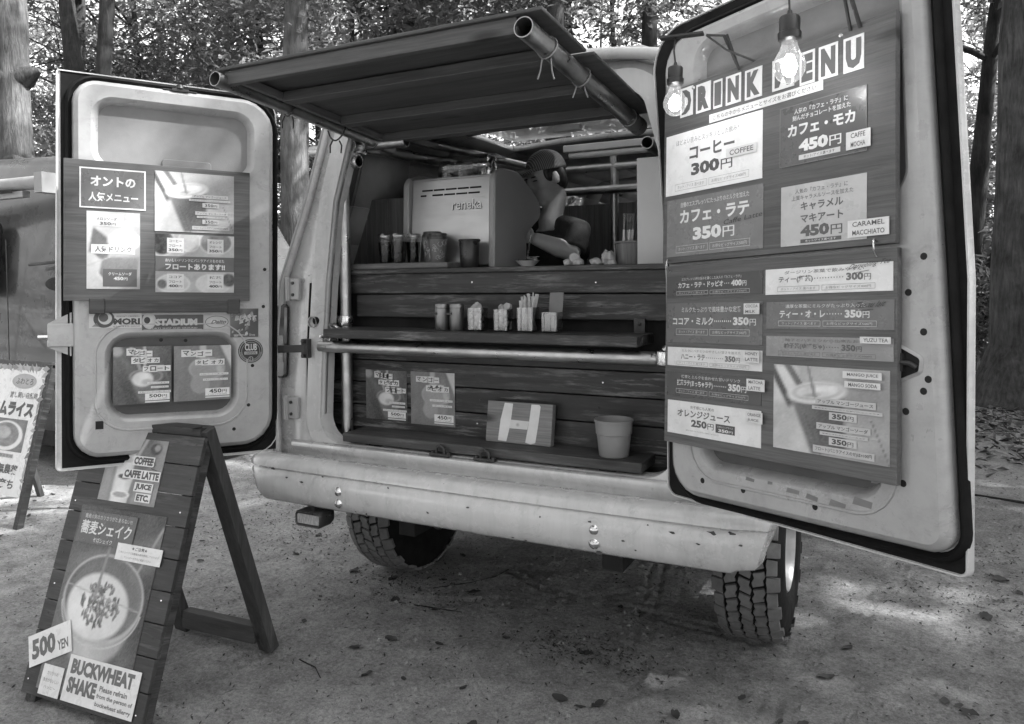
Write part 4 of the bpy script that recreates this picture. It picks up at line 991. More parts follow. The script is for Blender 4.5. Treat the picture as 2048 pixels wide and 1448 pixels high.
slabp = thing('serving_plank', 'pale worn serving plank under the iced drinks', 'plank', (-.45, .3, 1.555))
b = MB(); b.box((-.735, .17, 1.556), (-.235, .44, 1.580)); b.build('plank', wood('pale_plank', .09, .2, 0, .7), slabp, bevel=.003)

# ------------------------------------------------------------------ scaffold pipes
sp = thing('scaffold_frame', 'galvanised scaffold pipe frame clamped inside the van opening', 'pipe frame', (-.725, .12, .74))
def pipe(name, p, q, r=.0243, parent=sp, n=20): b = MB(); b.tube([p, q], r, n, inner=.86); return b.build(name, GALV, parent, smooth=40)
def clamp(c, ax, ay, parent=sp, r=.031):
    """two-jaw scaffold coupler: a collar round each pipe, a bolt and a lug"""
    c, ax, ay = V(c), V(ax), V(ay); b = MB()
    for a, o in ((ax, c+ay*0), (ay, c+ax.cross(ay)*.055)):
        b.tube([o-a*.022, o-a*.018, o+a*.018, o+a*.022], [r*.96, r, r, r*.96], 16, inner=.82)
        e = a.cross(V((.3, .5, .8))).normalized(); b.tube([o+e*(r*.9), o+e*(r+.03)], .006, 8); b.lathe([(.0, .012), (.011, .010), (.011, 0)], 6, Matrix.Translation(o+e*(r+.022)) @ e.to_track_quat('Z', 'Y').to_matrix().to_4x4())
        f = a.cross(e); b.bar(o+e*r-f*.012, o+e*(r+.018)-f*.012, .036, .005, a)
    return b.build('coupler', CHROME, parent, smooth=35)
pipe('post', (-.725, .125, .76), (-.725, .125, 2.24))
pipe('rail', (-.775, .018, 1.232), (.735, .018, 1.232))
pipe('stub_pipe', (-.805, .0, 1.335), (-.805, .75, 1.335))
pipe('cross_pipe', (-.93, .16, 2.085), (-.42, .16, 2.085))
pipe('depth_pipe', (-.645, .08, 2.075), (-.645, 1.7, 2.14))
pipe('ceiling_pipe', (-.60, .2, 2.15), (-.35, 1.6, 2.12), .02)
pipe('ceiling_rail', (-.66, 1.55, 2.13), (.62, 1.55, 2.13))
pipe('side_pipe', (.55, .35, 2.02), (.45, 2.2, 2.02))
pipe('upright', (.0, 1.55, .74), (.0, 1.55, 2.2))
clamp((-.725, .125, 1.335), (0, 0, 1), (0, 1, 0)); clamp((-.76, .06, 1.245), (1, 0, 0), (0, 1, 0)); clamp((-.725, .125, 2.085), (0, 0, 1), (1, 0, 0)); clamp((-.66, .12, 2.07), (0, 1, 0), (1, 0, 0)); clamp((.72, .03, 1.24), (1, 0, 0), (0, 0, 1)); clamp((.0, 1.55, 2.0), (0, 0, 1), (1, 0, 0)); clamp((.50, 1.0, 2.02), (0, 1, 0), (0, 0, 1))
pipe('low_cross_pipe', (-.30, 1.5, 2.0), (.7, 1.5, 2.0))

# ------------------------------------------------------------------ awning
sA = .084; nA = math.hypot(1, sA)
AW = Matrix(((1, 0, 0, 0), (0, 1/nA, sA/nA, -.655), (0, -sA/nA, 1/nA, 2.15), (0, 0, 0, 1)))
aw = thing('awning', 'dark plywood awning on two steel pipes over the serving hatch', 'awning', (0, -.2, 2.1))
def abox(name, x0, y0, z0, x1, y1, z1, mat, bev=.003): b = MB(); b.box((x0, y0, z0), (x1, y1, z1)); return b.build(name, mat, aw, AW, bevel=bev)
abox('plywood_sheet', -.605, -.01, .047, .578, .305, .058, AWNW); abox('plywood_sheet', -.60, .312, .040, .600, .93, .050, AWNW)
abox('front_batten', -.575, .0, .0, .50, .022, .0465, AWNB)
for y in (.215, .525, .79): abox('batten', -.525, y, .004, .50, y+.045, .040, AWNB)
abox('side_rail', -.548, .023, .012, -.528, .90, .040, wood('rail_wood', .08, .15, 1, .7))
for x, r, y0, y1 in ((-.578, .0243, -.035, .93), (.523, .0285, -.005, .885)):
    b = MB(); b.tube([(x, y0, .012), (x, y1, .012)], r, 24, inner=.9); b.build('support_pipe', GALV, aw, AW, smooth=40)
b = MB(); b.tube([(.523, .86, .012), (.523, .99, .012)], .034, 20, inner=.9); b.build('pipe_sleeve', pmat('clear_sleeve', .2, .3, .3, var=.3), aw, AW, smooth=40)
def tie(x, y, z, r, drop=((.0, 0), (.02, -.03), (.03, -.05)), mat=ROPE, th=.0028):
    b = MB(); pts = [(x+r*math.cos(a), y+.006*math.sin(a*2), z+r*math.sin(a)) for a in [i*math.pi/8 for i in range(16)]]
    b.tube(pts, th, 6, closed=True)
    for sgn in (-1, 1): b.tube([(x+sgn*.01+dx*sgn, y+.008*sgn, z-r+dz) for dx, dz in drop], th*.85, 6)
    b.build('string_tie', mat, aw, AW, smooth=60)
tie(.523, .145, .012, .0315, ((0, 0), (.004, -.035), (.012, -.06))); tie(.523, .40, .012, .0315, ((.0, 0), (.006, -.02), (.012, -.035))); tie(-.578, .30, .012, .030, ((0, .0), (.010, -.02), (.008, -.045)), CORD, .003); tie(-.578, .565, .0, .042, ((0, 0), (.012, -.02), (.010, -.05)), CORD, .0035); tie(-.578, .80, .012, .03, ((0, 0), (.0, .0), (.001, -.002)), CORD, .0025)

# ------------------------------------------------------------------ inside the van
cb = thing('cupboard', 'plain wooden cupboard behind the scaffold post inside the van', 'cupboard', (-.85, .7, .74))
for x0, x1 in ((-.95, -.85), (-.847, -.725), (-.722, -.60)): plank('board', x0, x1, .74, 1.89, .44, .02, PLANKV, cb)
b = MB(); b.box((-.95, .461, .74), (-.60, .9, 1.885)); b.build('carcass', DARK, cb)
pt = thing('partition_wall', 'dim panelled wall behind the barista inside the van', 'partition', (0, 1.9, .74))
PW = wood('partition_wood', .10, .22, 2, .6)
for i in range(9): plank('board', -.62+i*.16, -.62+i*.16+.157, .74, 1.965, 1.90, .018, PW, pt, .002)
b = MB(); b.box((.16, 1.885, 1.80), (.45, 1.90, 1.88)); b.build('vent', DARK, pt); b = MB(); b.box((.16, 1.88, 1.70), (.45, 1.90, 1.79)); b.build('paper_roll', WHITEPL, pt)
pn = thing('white_panel', 'plain white upright panel at the right end of the counter', 'panel', (.57, .36, 1.555))
b = MB(); b.box((.512, .34, 1.556), (.70, .36, 1.962)); b.build('sheet', WHITEPL, pn, bevel=.003)
b = MB(); b.box((.66, .361, 1.556), (.70, .40, 1.90)); b.build('stiffener', PLANKV, pn)
ft = thing('tube_light', 'unlit tube light fitting under the van ceiling', 'lamp', (.2, 1.1, 2.16))
b = MB(); b.tube([(-.12, 1.2, 2.145), (.62, 1.2, 2.145)], .016, 14); b.build('tube', WHITEPL, ft, smooth=50); b = MB(); b.box((-.15, 1.18, 2.165), (.65, 1.22, 2.20)); b.build('fitting', WHITEPL, ft, bevel=.004)
cl = thing('ceiling_lamp', 'small flat lamp set in the van ceiling above the awning edge', 'lamp', (-.02, .95, 2.25))
b = MB(); b.loft([[(-.10+x, .93+y, 2.25) for x, y in rrect(0, 0, .15, .06, .012)], [(-.10+x, .93+y, 2.225) for x, y in inset(rrect(0, 0, .15, .06, .012), .006)]], 0); b.build('cover', WHITEPL, cl, smooth=40)

# ------------------------------------------------------------------ espresso machine
em = thing('espresso_machine', 'steel espresso machine with its back to the hatch', 'coffee machine', (-.35, .5, 1.555))
b = MB(); b.add([(-.558, .372, 1.57), (-.148, .372, 1.57), (-.148, .405, 1.955), (-.558, .405, 1.955), (-.558, .70, 1.57), (-.148, .70, 1.57), (-.148, .70, 1.955), (-.558, .70, 1.955)], [(0, 1, 2, 3), (4, 7, 6, 5), (3, 2, 6, 7), (0, 3, 7, 4), (1, 5, 6, 2), (0, 4, 5, 1)])
b.build('housing', STEEL, em, bevel=.004)
SIDEP = rpoly([(.355, 1.556), (.67, 1.556), (.675, 1.715), (.83, 1.80), (.825, 1.88), (.60, 1.99), (.45, 1.99), (.37, 1.955)], [.01, .01, .03, .04, .09, .12, .08, .05], 8)
for x0, x1 in ((-.148, -.118), (-.588, -.558)):
    b = MB(); b.loft([[(x0, y, z) for y, z in inset(SIDEP, .006)], [(x0+.006, y, z) for y, z in SIDEP], [(x1-.006, y, z) for y, z in SIDEP], [(x1, y, z) for y, z in inset(SIDEP, .006)]], 0)
    b.build('side_panel', pmat('pale_machine_side', .30, .4, 0, var=.05, scale=3, rv=.05), em, smooth=35)
EM = Matrix(((1, 0, 0, 0), (0, .0854, -.9963, .372-.0005), (0, .9963, .0854, 1.57), (0, 0, 0, 1)))
for row, (y, x0) in enumerate(((.335, -.505), (.312, -.512))):
    for i in range(5):
        b = MB(); x = x0+i*.062+row*.0; b.box((x if i or row else x, y, .0), (x+(.056 if not (row and i == 0) else .03), y+.0075, .0012)); b.build('vent_slot', DARK, em, EM)
s = Print(.001, (-.3435, .243, -.1935, .288)); s.text('reneka', 0, 0, 1, 1, .03, 1, .03); s.done('name_shadow', em, EM)
s = Print(.003, (-.345, .245, -.195, .290)); s.text('reneka', 0, 0, 1, 1, .55, 1, .008); nm = s.done('name_plate', em, EM, pmat('pale_letter', .62, .4, .3, var=.05))
b = MB(); gp = [(.40, 1.957), (.40, 2.03), (.415, 2.05), (.44, 2.055), (.60, 2.055)]
b.loft([[(-.572, y, z) for y, z in gp], [(-.17, y, z) for y, z in gp]], 0, False, wrap=False)
g_ = b.build('cup_guard', glassmat('acrylic', .85, .08, .10), em, smooth=30); g_.modifiers.new('t', 'SOLIDIFY').thickness = .003
b = MB(); b.box((-.56, .41, 1.9555), (-.15, .69, 1.962)); b.build('cup_tray', STEEL, em)
CG = glassmat('cup_glass', .92, .05, .03)
FROST = glassmat('frosted_plastic', .62, .25, .25)
def vessel(name, lab, cat, x, y, z, prof, mat, group, extra=None, n=28, parent=None):
    t = thing(name, lab, cat, (x, y, z), group)
    b = MB(); b.lathe(prof, n, Matrix.Translation((x, y, z)), cap=False); b.build('body', mat, t, smooth=45)
    return t
for i, (x, lab) in enumerate(((-.435, 'upturned glass jug nearest the left end of the coffee machine'), (-.345, 'middle upturned measuring glass on the coffee machine'), )):
    t = vessel('measuring_glass', lab, 'glass', x, .50, 1.963, [(.042, 0), (.043, .003), (.040, .06), (.035, .078), (.02, .085), (0, .086)], FROST, 'upturned glasses on the machine')
    b = MB()
    for k in range(5): b.box((x-.002, .4585, 1.975+k*.01), (x+.010, .4592, 1.9765+k*.01))
    b.build('scale_mark', WHITEPL, t)
t = vessel('milk_pitcher', 'shiny upturned steel pitcher on top of the coffee machine', 'pitcher', -.225, .50, 1.963, [(.045, 0), (.046, .004), (.043, .075), (.038, .088), (.02, .093), (0, .094)], CHROME, None)
b = MB(); b.tube([(-.183, .48, 1.98), (-.165, .475, 1.99), (-.165, .475, 2.02), (-.183, .48, 2.03)], .004, 8); b.build('handle', CHROME, t, smooth=60)
# iced drinks
LIQ = pmat('dark_iced_coffee', .008, .25, var=.2, spec=.3)
for i, (x, y, lab) in enumerate(((-.615, .27, 'iced coffee cup nearest the scaffold post'), (-.543, .265, 'iced coffee cup in front, second from the scaffold post'), (-.508, .33, 'iced coffee cup half hidden beside the paper cups'))):
    t = thing('iced_coffee_cup', lab, 'drink', (x, y, 1.58), 'iced coffees on the serving plank')
    Mt = Matrix.Translation((x, y, 1.5805))
    b = MB(); b.lathe([(.0, .0), (.026, .0), (.028, .004), (.036, .118), (.0375, .12), (.0355, .1185), (.0275, .006), (0, .005)], 24, Mt, cap=False); b.build('cup', CG, t, smooth=40)
    b = MB(); b.lathe([(0, .007), (.0262, .007), (.0335, .095), (0, .0955)], 24, Mt, cap=False); b.build('coffee', LIQ, t, smooth=40)
    b = MB(); b.lathe([(.0385, .116), (.040, .121), (.037, .128), (.036, .131), (0, .132)], 24, Mt, cap=False); b.build('lid', glassmat('lid_plastic', .7, .2, .2), t, smooth=40)
    b = MB()
    for k in range(4):
        a = random.random()*6; b.box((x+.015*math.cos(a)-.009, y+.015*math.sin(a)-.009, 1.668), (x+.015*math.cos(a)+.009, y+.015*math.sin(a)+.009, 1.688))
    b.build('ice_cube', CG, t)
CUPP = pmat('printed_paper_cup', .12, .5, var=.15, scale=30)
for x, y, h, lab in ((-.395, .31, .130, 'taller lidded paper cup standing behind its neighbour'), (-.338, .26, .118, 'patterned paper cup with dark lid in front of the coffee machine')):
    t = thing('paper_cup', lab, 'cup', (x, y, 1.58), 'paper cups on the serving plank'); Mt = Matrix.Translation((x, y, 1.5805))
    b = MB(); b.lathe([(0, .0), (.029, .0), (.030, .003), (.042, h-.014)], 28, Mt, cap=False); b.build('cup', CUPP, t, smooth=40)
    b = MB(); b.lathe([(.0445, h-.020), (.046, h-.014), (.0445, h-.008), (.041, h-.006), (.040, h+.004), (.036, h+.006), (0, h+.004)], 28, Mt, cap=False); b.build('lid', pmat('brown_lid', .035, .35), t, smooth=40)
    b = MB()
    for k in range(16):                                     # printed beans and swirls round the cup
        a = random.uniform(-2.9, .3); zz = random.uniform(.02, h-.035); rr = .0302+(.012)*(zz/(h-.014))+.0006; q = random.uniform(.006, .011)
        for j in range(5):
            a0 = a+q/rr*math.cos(j*1.05+k); a1 = a+q/rr*math.cos((j+1)*1.05+k); z0_ = zz+q*math.sin(j*1.05+k); z1_ = zz+q*math.sin((j+1)*1.05+k)
            p = V((x+rr*math.cos(a0), y+rr*math.sin(a0), 1.5805+z0_)); p2 = V((x+rr*math.cos(a1), y+rr*math.sin(a1), 1.5805+z1_)); b.tube([p, p2], .0009, 4)
    pr_ = b.build('cup_print', pmat('pale_print', .42, .6), t); pr_['kind'] = 'stuff'
t = vessel('added_tumbler', 'dark square-shouldered tumbler before the coffee machine', 'tumbler', -.205, .30, 1.5555, [(0, 0), (.034, 0), (.040, .01), (.044, .115), (.042, .118), (.038, .02), (0, .015)], pmat('dark_patch_grey', .03, .3, var=.2), None)  # tumbler form added in place of a dark, shadow-like patch
b = MB(); b.lathe([(.045, .112), (.047, .116), (.045, .121), (.043, .116)], 28, Matrix.Translation((-.205, .30, 1.5555)), cap=False); b.build('rim', DARKMETAL, t, smooth=50)
# bowl and ladle, lemons, straws
t = vessel('small_bowl', 'small pale bowl on the counter below the ladle', 'bowl', .008, .42, 1.5555, [(0, 0), (.022, 0), (.024, .004), (.040, .018), (.052, .030), (.050, .031), (.036, .018), (0, .008)], WHITEPL, None)
b = MB(); b.lathe([(.051, .029), (.0535, .0305), (.051, .032), (.049, .0305)], 28, Matrix.Translation((.008, .42, 1.5555)), cap=False); b.build('rim', CHROME, t, smooth=50)
ldl = thing('ladle', 'small steel ladle held over the bowl', 'ladle', (.02, .5, 1.59))
b = MB(); b.lathe([(.026, .012), (.022, .004), (.0, .0), (.024, .003), (.030, .012), (.028, .014)], 20, Matrix.Translation((.012, .46, 1.590)), cap=False); b.build('scoop', CHROME, ldl, smooth=60)
b = MB(); b.tube([(-.012, .462, 1.602), (-.022, .50, 1.66), (-.06, .60, 1.715), (-.085, .64, 1.725)], .0035, 8); b.build('handle', CHROME, ldl, smooth=60)
PAPER = pmat('crumpled_paper', .55, .7, var=.15, scale=20)
def lump(name, lab, x, y, z, r, seed, group, squash=.75, mat=None):
    b = MB(); n, m = 14, 8; rnd = random.Random(seed)
    rings = []
    for i in range(1, m):
        th = math.pi*i/m; ring = []
        for j in range(n):
            ph = 2*math.pi*j/n; d = V((math.sin(th)*math.cos(ph), math.sin(th)*math.sin(ph), math.cos(th)))
            k = r*(1+.45*noise.noise(d*2.2+V((seed, 0, 0)))+.25*noise.noise(d*6+V((0, seed, 0)))); ring.append((x+d.x*k, y+d.y*k, z+r*squash*.8+d.z*k*squash))
        rings.append(ring[::-1])
    b.loft(rings, 0, True); o = b.build(name, mat or PAPER, None, smooth=25); tag(o, lab, 'napkin', group); return o
for i, (x, y, r, lab) in enumerate(((.225, .36, .024, 'crumpled napkin at the left beside the lemon half'), (.275, .33, .022, 'crumpled napkin just right of the lemon half'), (.345, .34, .024, 'low crumpled napkin left in the pair near the straw pot'), (.385, .37, .026, 'upright crumpled napkin beside the straw pot'), (.415, .33, .017, 'smallest crumpled napkin touching the straw pot'))):
    lump('crumpled_napkin', lab, x, y, 1.5555, r, i*3.7+1, 'crumpled napkins on the counter', .75 if i != 3 else 1.3)
le = thing('lemon_half', 'cut lemon half leaning among the crumpled napkins', 'lemon', (.25, .35, 1.59))
Ml = Matrix.Translation((.252, .345, 1.588)) @ Matrix.Rotation(math.radians(65), 4, 'X') @ Matrix.Rotation(.5, 4, 'Y')
b = MB(); b.lathe([(0, -.02), (.014, -.014), (.022, 0), (.020, .001), (0, .001)], 20, Ml, cap=False); b.build('flesh', PAPER, le, smooth=40)
b = MB(); b.lathe([(.0225, -.002), (.0235, .0), (.0222, .0018), (.020, .0012)], 20, Ml, cap=False); b.build('rind', pmat('lemon_rind', .4, .5), le, smooth=40)
sj = thing('straw_pot', 'wooden pot of clear straws in front of the white panel', 'pot', (.455, .42, 1.5555))
b = MB(); b.lathe([(0, 0), (.058, 0), (.060, .085), (.066, .088), (.066, .095), (.052, .095), (.05, .01), (0, .008)], 28, Matrix.Translation((.462, .42, 1.5555)), cap=False); b.build('pot', PW, sj, smooth=40)
for i in range(7):
    b = MB(); a = i*.9; p = V((.448+.018*math.cos(a), .41+.018*math.sin(a), 1.60)); q = p+V((random.uniform(-.012, .012), random.uniform(-.01, .01), .16)); b.tube([p, q], .004, 8); b.tube([p.lerp(q, .33), p.lerp(q, .60)], .0046, 8, 1)
    b.build('straw', [CG, WHITEPL], sj, smooth=60)

# ------------------------------------------------------------------ things on the shelf
ZS = 1.3092
for x, lab in ((-.190, 'left steel shaker of the pair on the narrow shelf'), (-.123, 'right steel shaker, next to the sugar jar')):
    t = vessel('steel_shaker', lab, 'shaker', x, .055, ZS, [(0, 0), (.0275, 0), (.029, .003), (.029, .085), (.027, .086), (.027, .088), (.029, .089), (.029, .100), (.027, .104), (0, .105)], pmat('shaker_steel', .22, .32, .9, var=.1, scale=4), 'steel shakers on the shelf')
    b = MB(); b.box((x-.027, .022, ZS+.062), (x-.005, .027, ZS+.07)); b.build('label_band', DARKMETAL, t)
def jar(x, y, w_, h, name, lab, cat):
    t = thing(name, lab, cat, (x, y, ZS)); lp = rrect(x-w_/2, y-w_/2, x+w_/2, y+w_/2, .012, 4); b = MB(); li = inset(lp, .003)
    b.loft([[(a, c, ZS+.0005) for a, c in inset(lp, .006)], [(a, c, ZS+.006) for a, c in lp], [(a, c, ZS+h) for a, c in lp], [(a, c, ZS+h) for a, c in li], [(a, c, ZS+.008) for a, c in li]], 0); b.build('jar', glassmat('jar_glass', .72, .06, .09), t, smooth=40)
    return t
def packets(t, x, y, w_, h, n, seed, over):
    rnd = random.Random(seed)
    for i in range(n):
        b = MB(); zc = ZS+.012+(h+over-.012)*i/n; c = V((x+rnd.uniform(-.28, .28)*w_, y+rnd.uniform(-.28, .28)*w_, zc)); rx = w_*rnd.uniform(.16, .30)
        u = V((rnd.uniform(-1, 1), rnd.uniform(-.6, .6), rnd.uniform(-.7, 1))).normalized(); v = u.cross(V((.2, -1, .3))).normalized(); nn = u.cross(v)*.006
        q = [c+u*(rx*math.cos(k*1.047)*rnd.uniform(.8, 1.15))+v*(rx*math.sin(k*1.047)*.8) for k in range(6)]
        b.add([p+nn for p in q]+[p-nn for p in q]+[c+nn*2.2, c-nn*2.2], [(k, (k+1) % 6, 12) for k in range(6)]+[(6+(k+1) % 6, 6+k, 13) for k in range(6)]+[(k, 6+k, 6+(k+1) % 6, (k+1) % 6) for k in range(6)])
        b.build('sachet', pmat('pale_sachet', .34, .6, var=.3, scale=40), t, smooth=30)
t = jar(-.033, .06, .066, .088, 'sachet_jar', 'glass jar of pale sachets next to the steel shakers', 'jar'); packets(t, -.033, .06, .066, .088, 12, 3, .02)
t = jar(.078, .06, .064, .084, 'sugar_jar', 'glass jar heaped with small creamers left of the stir sticks', 'jar'); packets(t, .078, .06, .064, .084, 14, 8, .015)
t = jar(.181, .06, .070, .092, 'stir_stick_jar', 'glass jar stuffed with printed paper stir sticks', 'jar')
for i in range(20):
    rnd = random.Random(i); b = MB(); p = V((.181+rnd.uniform(-.024, .024), .06+rnd.uniform(-.024, .024), ZS+.008)); q = V((p.x+rnd.uniform(-.028, .034), p.y+rnd.uniform(-.02, .02), ZS+rnd.uniform(.115, .148))); q.x = max(.142, min(.226, q.x))
    b.bar(p, q, .009, .0016, (rnd.uniform(-1, 1), -1, .2)); b.build('stir_stick', pmat('stick_paper', .38, .7, var=.35, scale=60), t)
t = jar(.278, .06, .068, .075, 'card_holder', 'clear holder with a tall dark card on the shelf', 'holder')
b = MB(); b.add([(.255, .075, ZS+.02), (.305, .08, ZS+.02), (.314, .085, ZS+.146), (.262, .08, ZS+.146), (.255, .078, ZS+.02), (.305, .083, ZS+.02), (.314, .088, ZS+.146), (.262, .083, ZS+.146)], [(0, 1, 2, 3), (7, 6, 5, 4), (0, 4, 5, 1), (1, 5, 6, 2), (2, 6, 7, 3), (3, 7, 4, 0)]); b.build('card', pmat('kraft_card', .14, .7), t)
b = MB(); b.box((.256, .035, ZS+.01), (.300, .04, ZS+.066)); b.build('front_card', pmat('dark_card', .06, .5), t)

# ------------------------------------------------------------------ things on the bench
hs = thing('letter_block', 'wooden block painted with a white letter H on the bench', 'sign', (.12, .1, .8785))
MH = Matrix(((1, 0, 0, -.027), (0, .16, -.987, .098), (0, .987, .16, .8788), (0, 0, 0, 1)))
b = MB(); b.box((0, 0, -.032), (.278, .157, 0)); b.build('block', wood('grey_block', .12, .17, 0, .75), hs, MH, bevel=.003)
s = Print(.0005, (0, 0, .278, .157))
s.poly([(.20, .05), (.33, .04), (.36, .30), (.38, .52), (.40, .96), (.27, .97), (.22, .55)], .6, 1); s.poly([(.62, .05), (.70, .02), (.77, .06), (.80, .5), (.82, .93), (.80, .97), (.68, .97), (.66, .55)], .6, 1); s.poly([(.36, .36), (.64, .36), (.66, .56), (.38, .57)], .55, 2)
s.ell(.49, .46, .03, .05, .3, 3, rim=.5); s.done('painted_letter', hs, MH, printmat('chalky_paint', .8))
pot = thing('plastic_pot', 'grey plastic flower pot at the right end of the bench', 'pot', (.506, .07, .8785))
Mp = Matrix.Translation((.508, .070, .8785))
b = MB(); b.lathe([(0, 0), (.050, 0), (.0525, .003), (.0605, .078), (.0635, .080), (.0665, .122), (.069, .123), (.0695, .129), (.0665, .130), (.0635, .122), (.0575, .075), (.049, .008), (0, .006)], 40, Mp, cap=False); b.build('pot', PLASTIC, pot, smooth=35)
# ------------------------------------------------------------------ folding sign boards
def sign_frame(o, rz, dy, dz):
    ex = V((math.cos(rz), math.sin(rz), 0)); t = V((-math.sin(rz)*dy, math.cos(rz)*dy, dz)); ey = t.normalized(); ez = ex.cross(ey)
    return Matrix(((ex.x, ey.x, ez.x, o[0]), (ex.y, ey.y, ez.y, o[1]), (ex.z, ey.z, ez.z, o[2]), (0, 0, 0, 1))), t.length
MA, HA = sign_frame((-1.418, -.872, .035), .06, .30, .91)
sg = thing('sandwich_board', 'plank sandwich board advertising a 500 yen buckwheat shake', 'sign', MA @ V((.3, 0, -.25)))
edges = [0, .105, .213, .32, .425, .531, .639, .7475, .853, .957]
for i in range(9):
    b = MB(); j = random.uniform(-.004, .004)
    b.box((.0+j*.5, edges[i]+.0015, -.018), (.600+j, edges[i+1]-.0015, 0)); b.build('plank', SIGNW, sg, MA, bevel=.002)
for i in range(9):
    for x in (.03, .57): b = MB(); b.lathe([(0, .0012), (.003, .001), (.0036, 0)], 8, Matrix.Translation((x+random.uniform(-.008, .008), edges[i]+.055+random.uniform(-.02, .02), .0002))); b.build('nail', DARKMETAL if i % 3 else CHROME, sg, MA)
for x in (.035, .562):
    b = MB(); b.box((x-.026, -.036, -.062), (x+.026, .945, -.0185)); b.build('front_leg', SIGNLEG, sg, MA, bevel=.002)
for y in (.02, .90): b = MB(); b.box((.062, y, -.055), (.535, y+.06, -.025)); b.build('cross_bar', SIGNW, sg, MA, bevel=.002)
Rz = Matrix.Rotation(.06, 4, 'Z'); ctr = MA @ V((.3, 0, 0)); 
def lp(x, y, z): return Matrix.Translation((ctr.x, ctr.y, 0)) @ Rz @ V((x, y, z))
for x in (-.20, .262):
    b = MB(); b.bar(lp(x, .335, .965), lp(x, .655, .004), .07, .045, V((0, .95, .33))); b.build('rear_leg', SIGNLEG, sg, bevel=.002)
b = MB(); b.bar(lp(-.164, .628, .070), lp(.226, .628, .070), .045, .075); b.build('stretcher', SIGNW, sg, bevel=.002)
b = MB(); b.bar(lp(-.23, .345, .955), lp(.27, .345, .955), .07, .03); b.build('top_rail', SIGNW, sg, bevel=.002)
b = MB()
for x in (-.2, .24): b.bar(lp(x-.025, .30, .975), lp(x+.025, .30, .975), .05, .004)
b.build('hinge_leaf', DARKMETAL, sg)
def a_cups(s):
    raster(s, p_cups, 56, 48)
    for t_, x0, y0, x1, y1 in (('COFFEE', .50, .60, .83, .72), ('CAFFE LATTE', .38, .39, .98, .51), ('JUICE', .62, .21, .90, .32), ('ETC.', .68, .06, .90, .16)):
        s.rect(x0-.02, y0-.015, x1+.02, y1+.015, .62, 14); s.text(t_, x0, y0, x1, y1, .07, 15, .06)
    s.curve([(.80, .70), (.88, .62), (.82, .56), (.92, .54)], .002, .03, 16)
put(sg, MA, 'coffee_poster', (.144, .693, .437, .929), .2, .0005, a_cups, 'print')
def a_bowl(s):
    raster(s, p_bowl, 96, 130)
put(sg, MA, 'shake_poster', (.075, .03, .512, .666), .1, .0005, a_bowl, 'print')
put(sg, MA, 'title_card', (.087, .535, .377, .650), .085, .004, lambda s: (s.text('蕎麦の実のカリカリがたまらない!!!', .08, .76, .93, .90, .5, 1, .006), s.text('蕎麦シェイク', .05, .28, .95, .70, .6, 1, .018), s.text('そばシェイク', .32, .06, .66, .20, .5, 1, .015)))
put(sg, MA, 'notice_card', (.31, .499, .532, .556), .62, .005, lambda s: (s.text('★ご注意★', .33, .68, .68, .90, .08, 1, .02), s.text('このシェイクには蕎麦の実を使用しております', .06, .42, .95, .56, .15, 1), s.text('アレルギーの方はご遠慮ください', .20, .14, .80, .28, .15, 1)))
YM = MA @ Matrix.Translation((.045, .145, .006)) @ Matrix.Rotation(.44, 4, 'Z')
put(sg, YM, 'price_tag', (-.045, -.045, .165, .062), .62, 0, lambda s: (s.text('500', .08, .18, .64, .84, .10, 1, .05), s.text('YEN', .68, .18, .93, .50, .10, 1, .03)))
put(sg, MA, 'small_card', (.094, .015, .198, .1135), .60, .004, lambda s: (s.text('カリカリの', .25, .68, .78, .80, .12, 1), s.text('食感がおいしい', .12, .44, .88, .57, .12, 1), s.text('ハッピー', .22, .22, .80, .33, .12, 1), s.line((.5, .05), (.5, .95), .001, .3, 1)))
put(sg, MA, 'allergy_card', (.2125, .016, .56, .165), .60, .004, lambda s: (s.text('BUCKWHEAT', .05, .60, .93, .93, .11, 1, .06), s.text('SHAKE', .05, .20, .46, .54, .11, 1, .06), s.text('Please refrain', .50, .40, .88, .52, .14, 1, .03), s.text('from the person of', .48, .23, .97, .35, .14, 1, .03), s.text('buckwheat allergy', .48, .06, .97, .18, .14, 1, .03)))

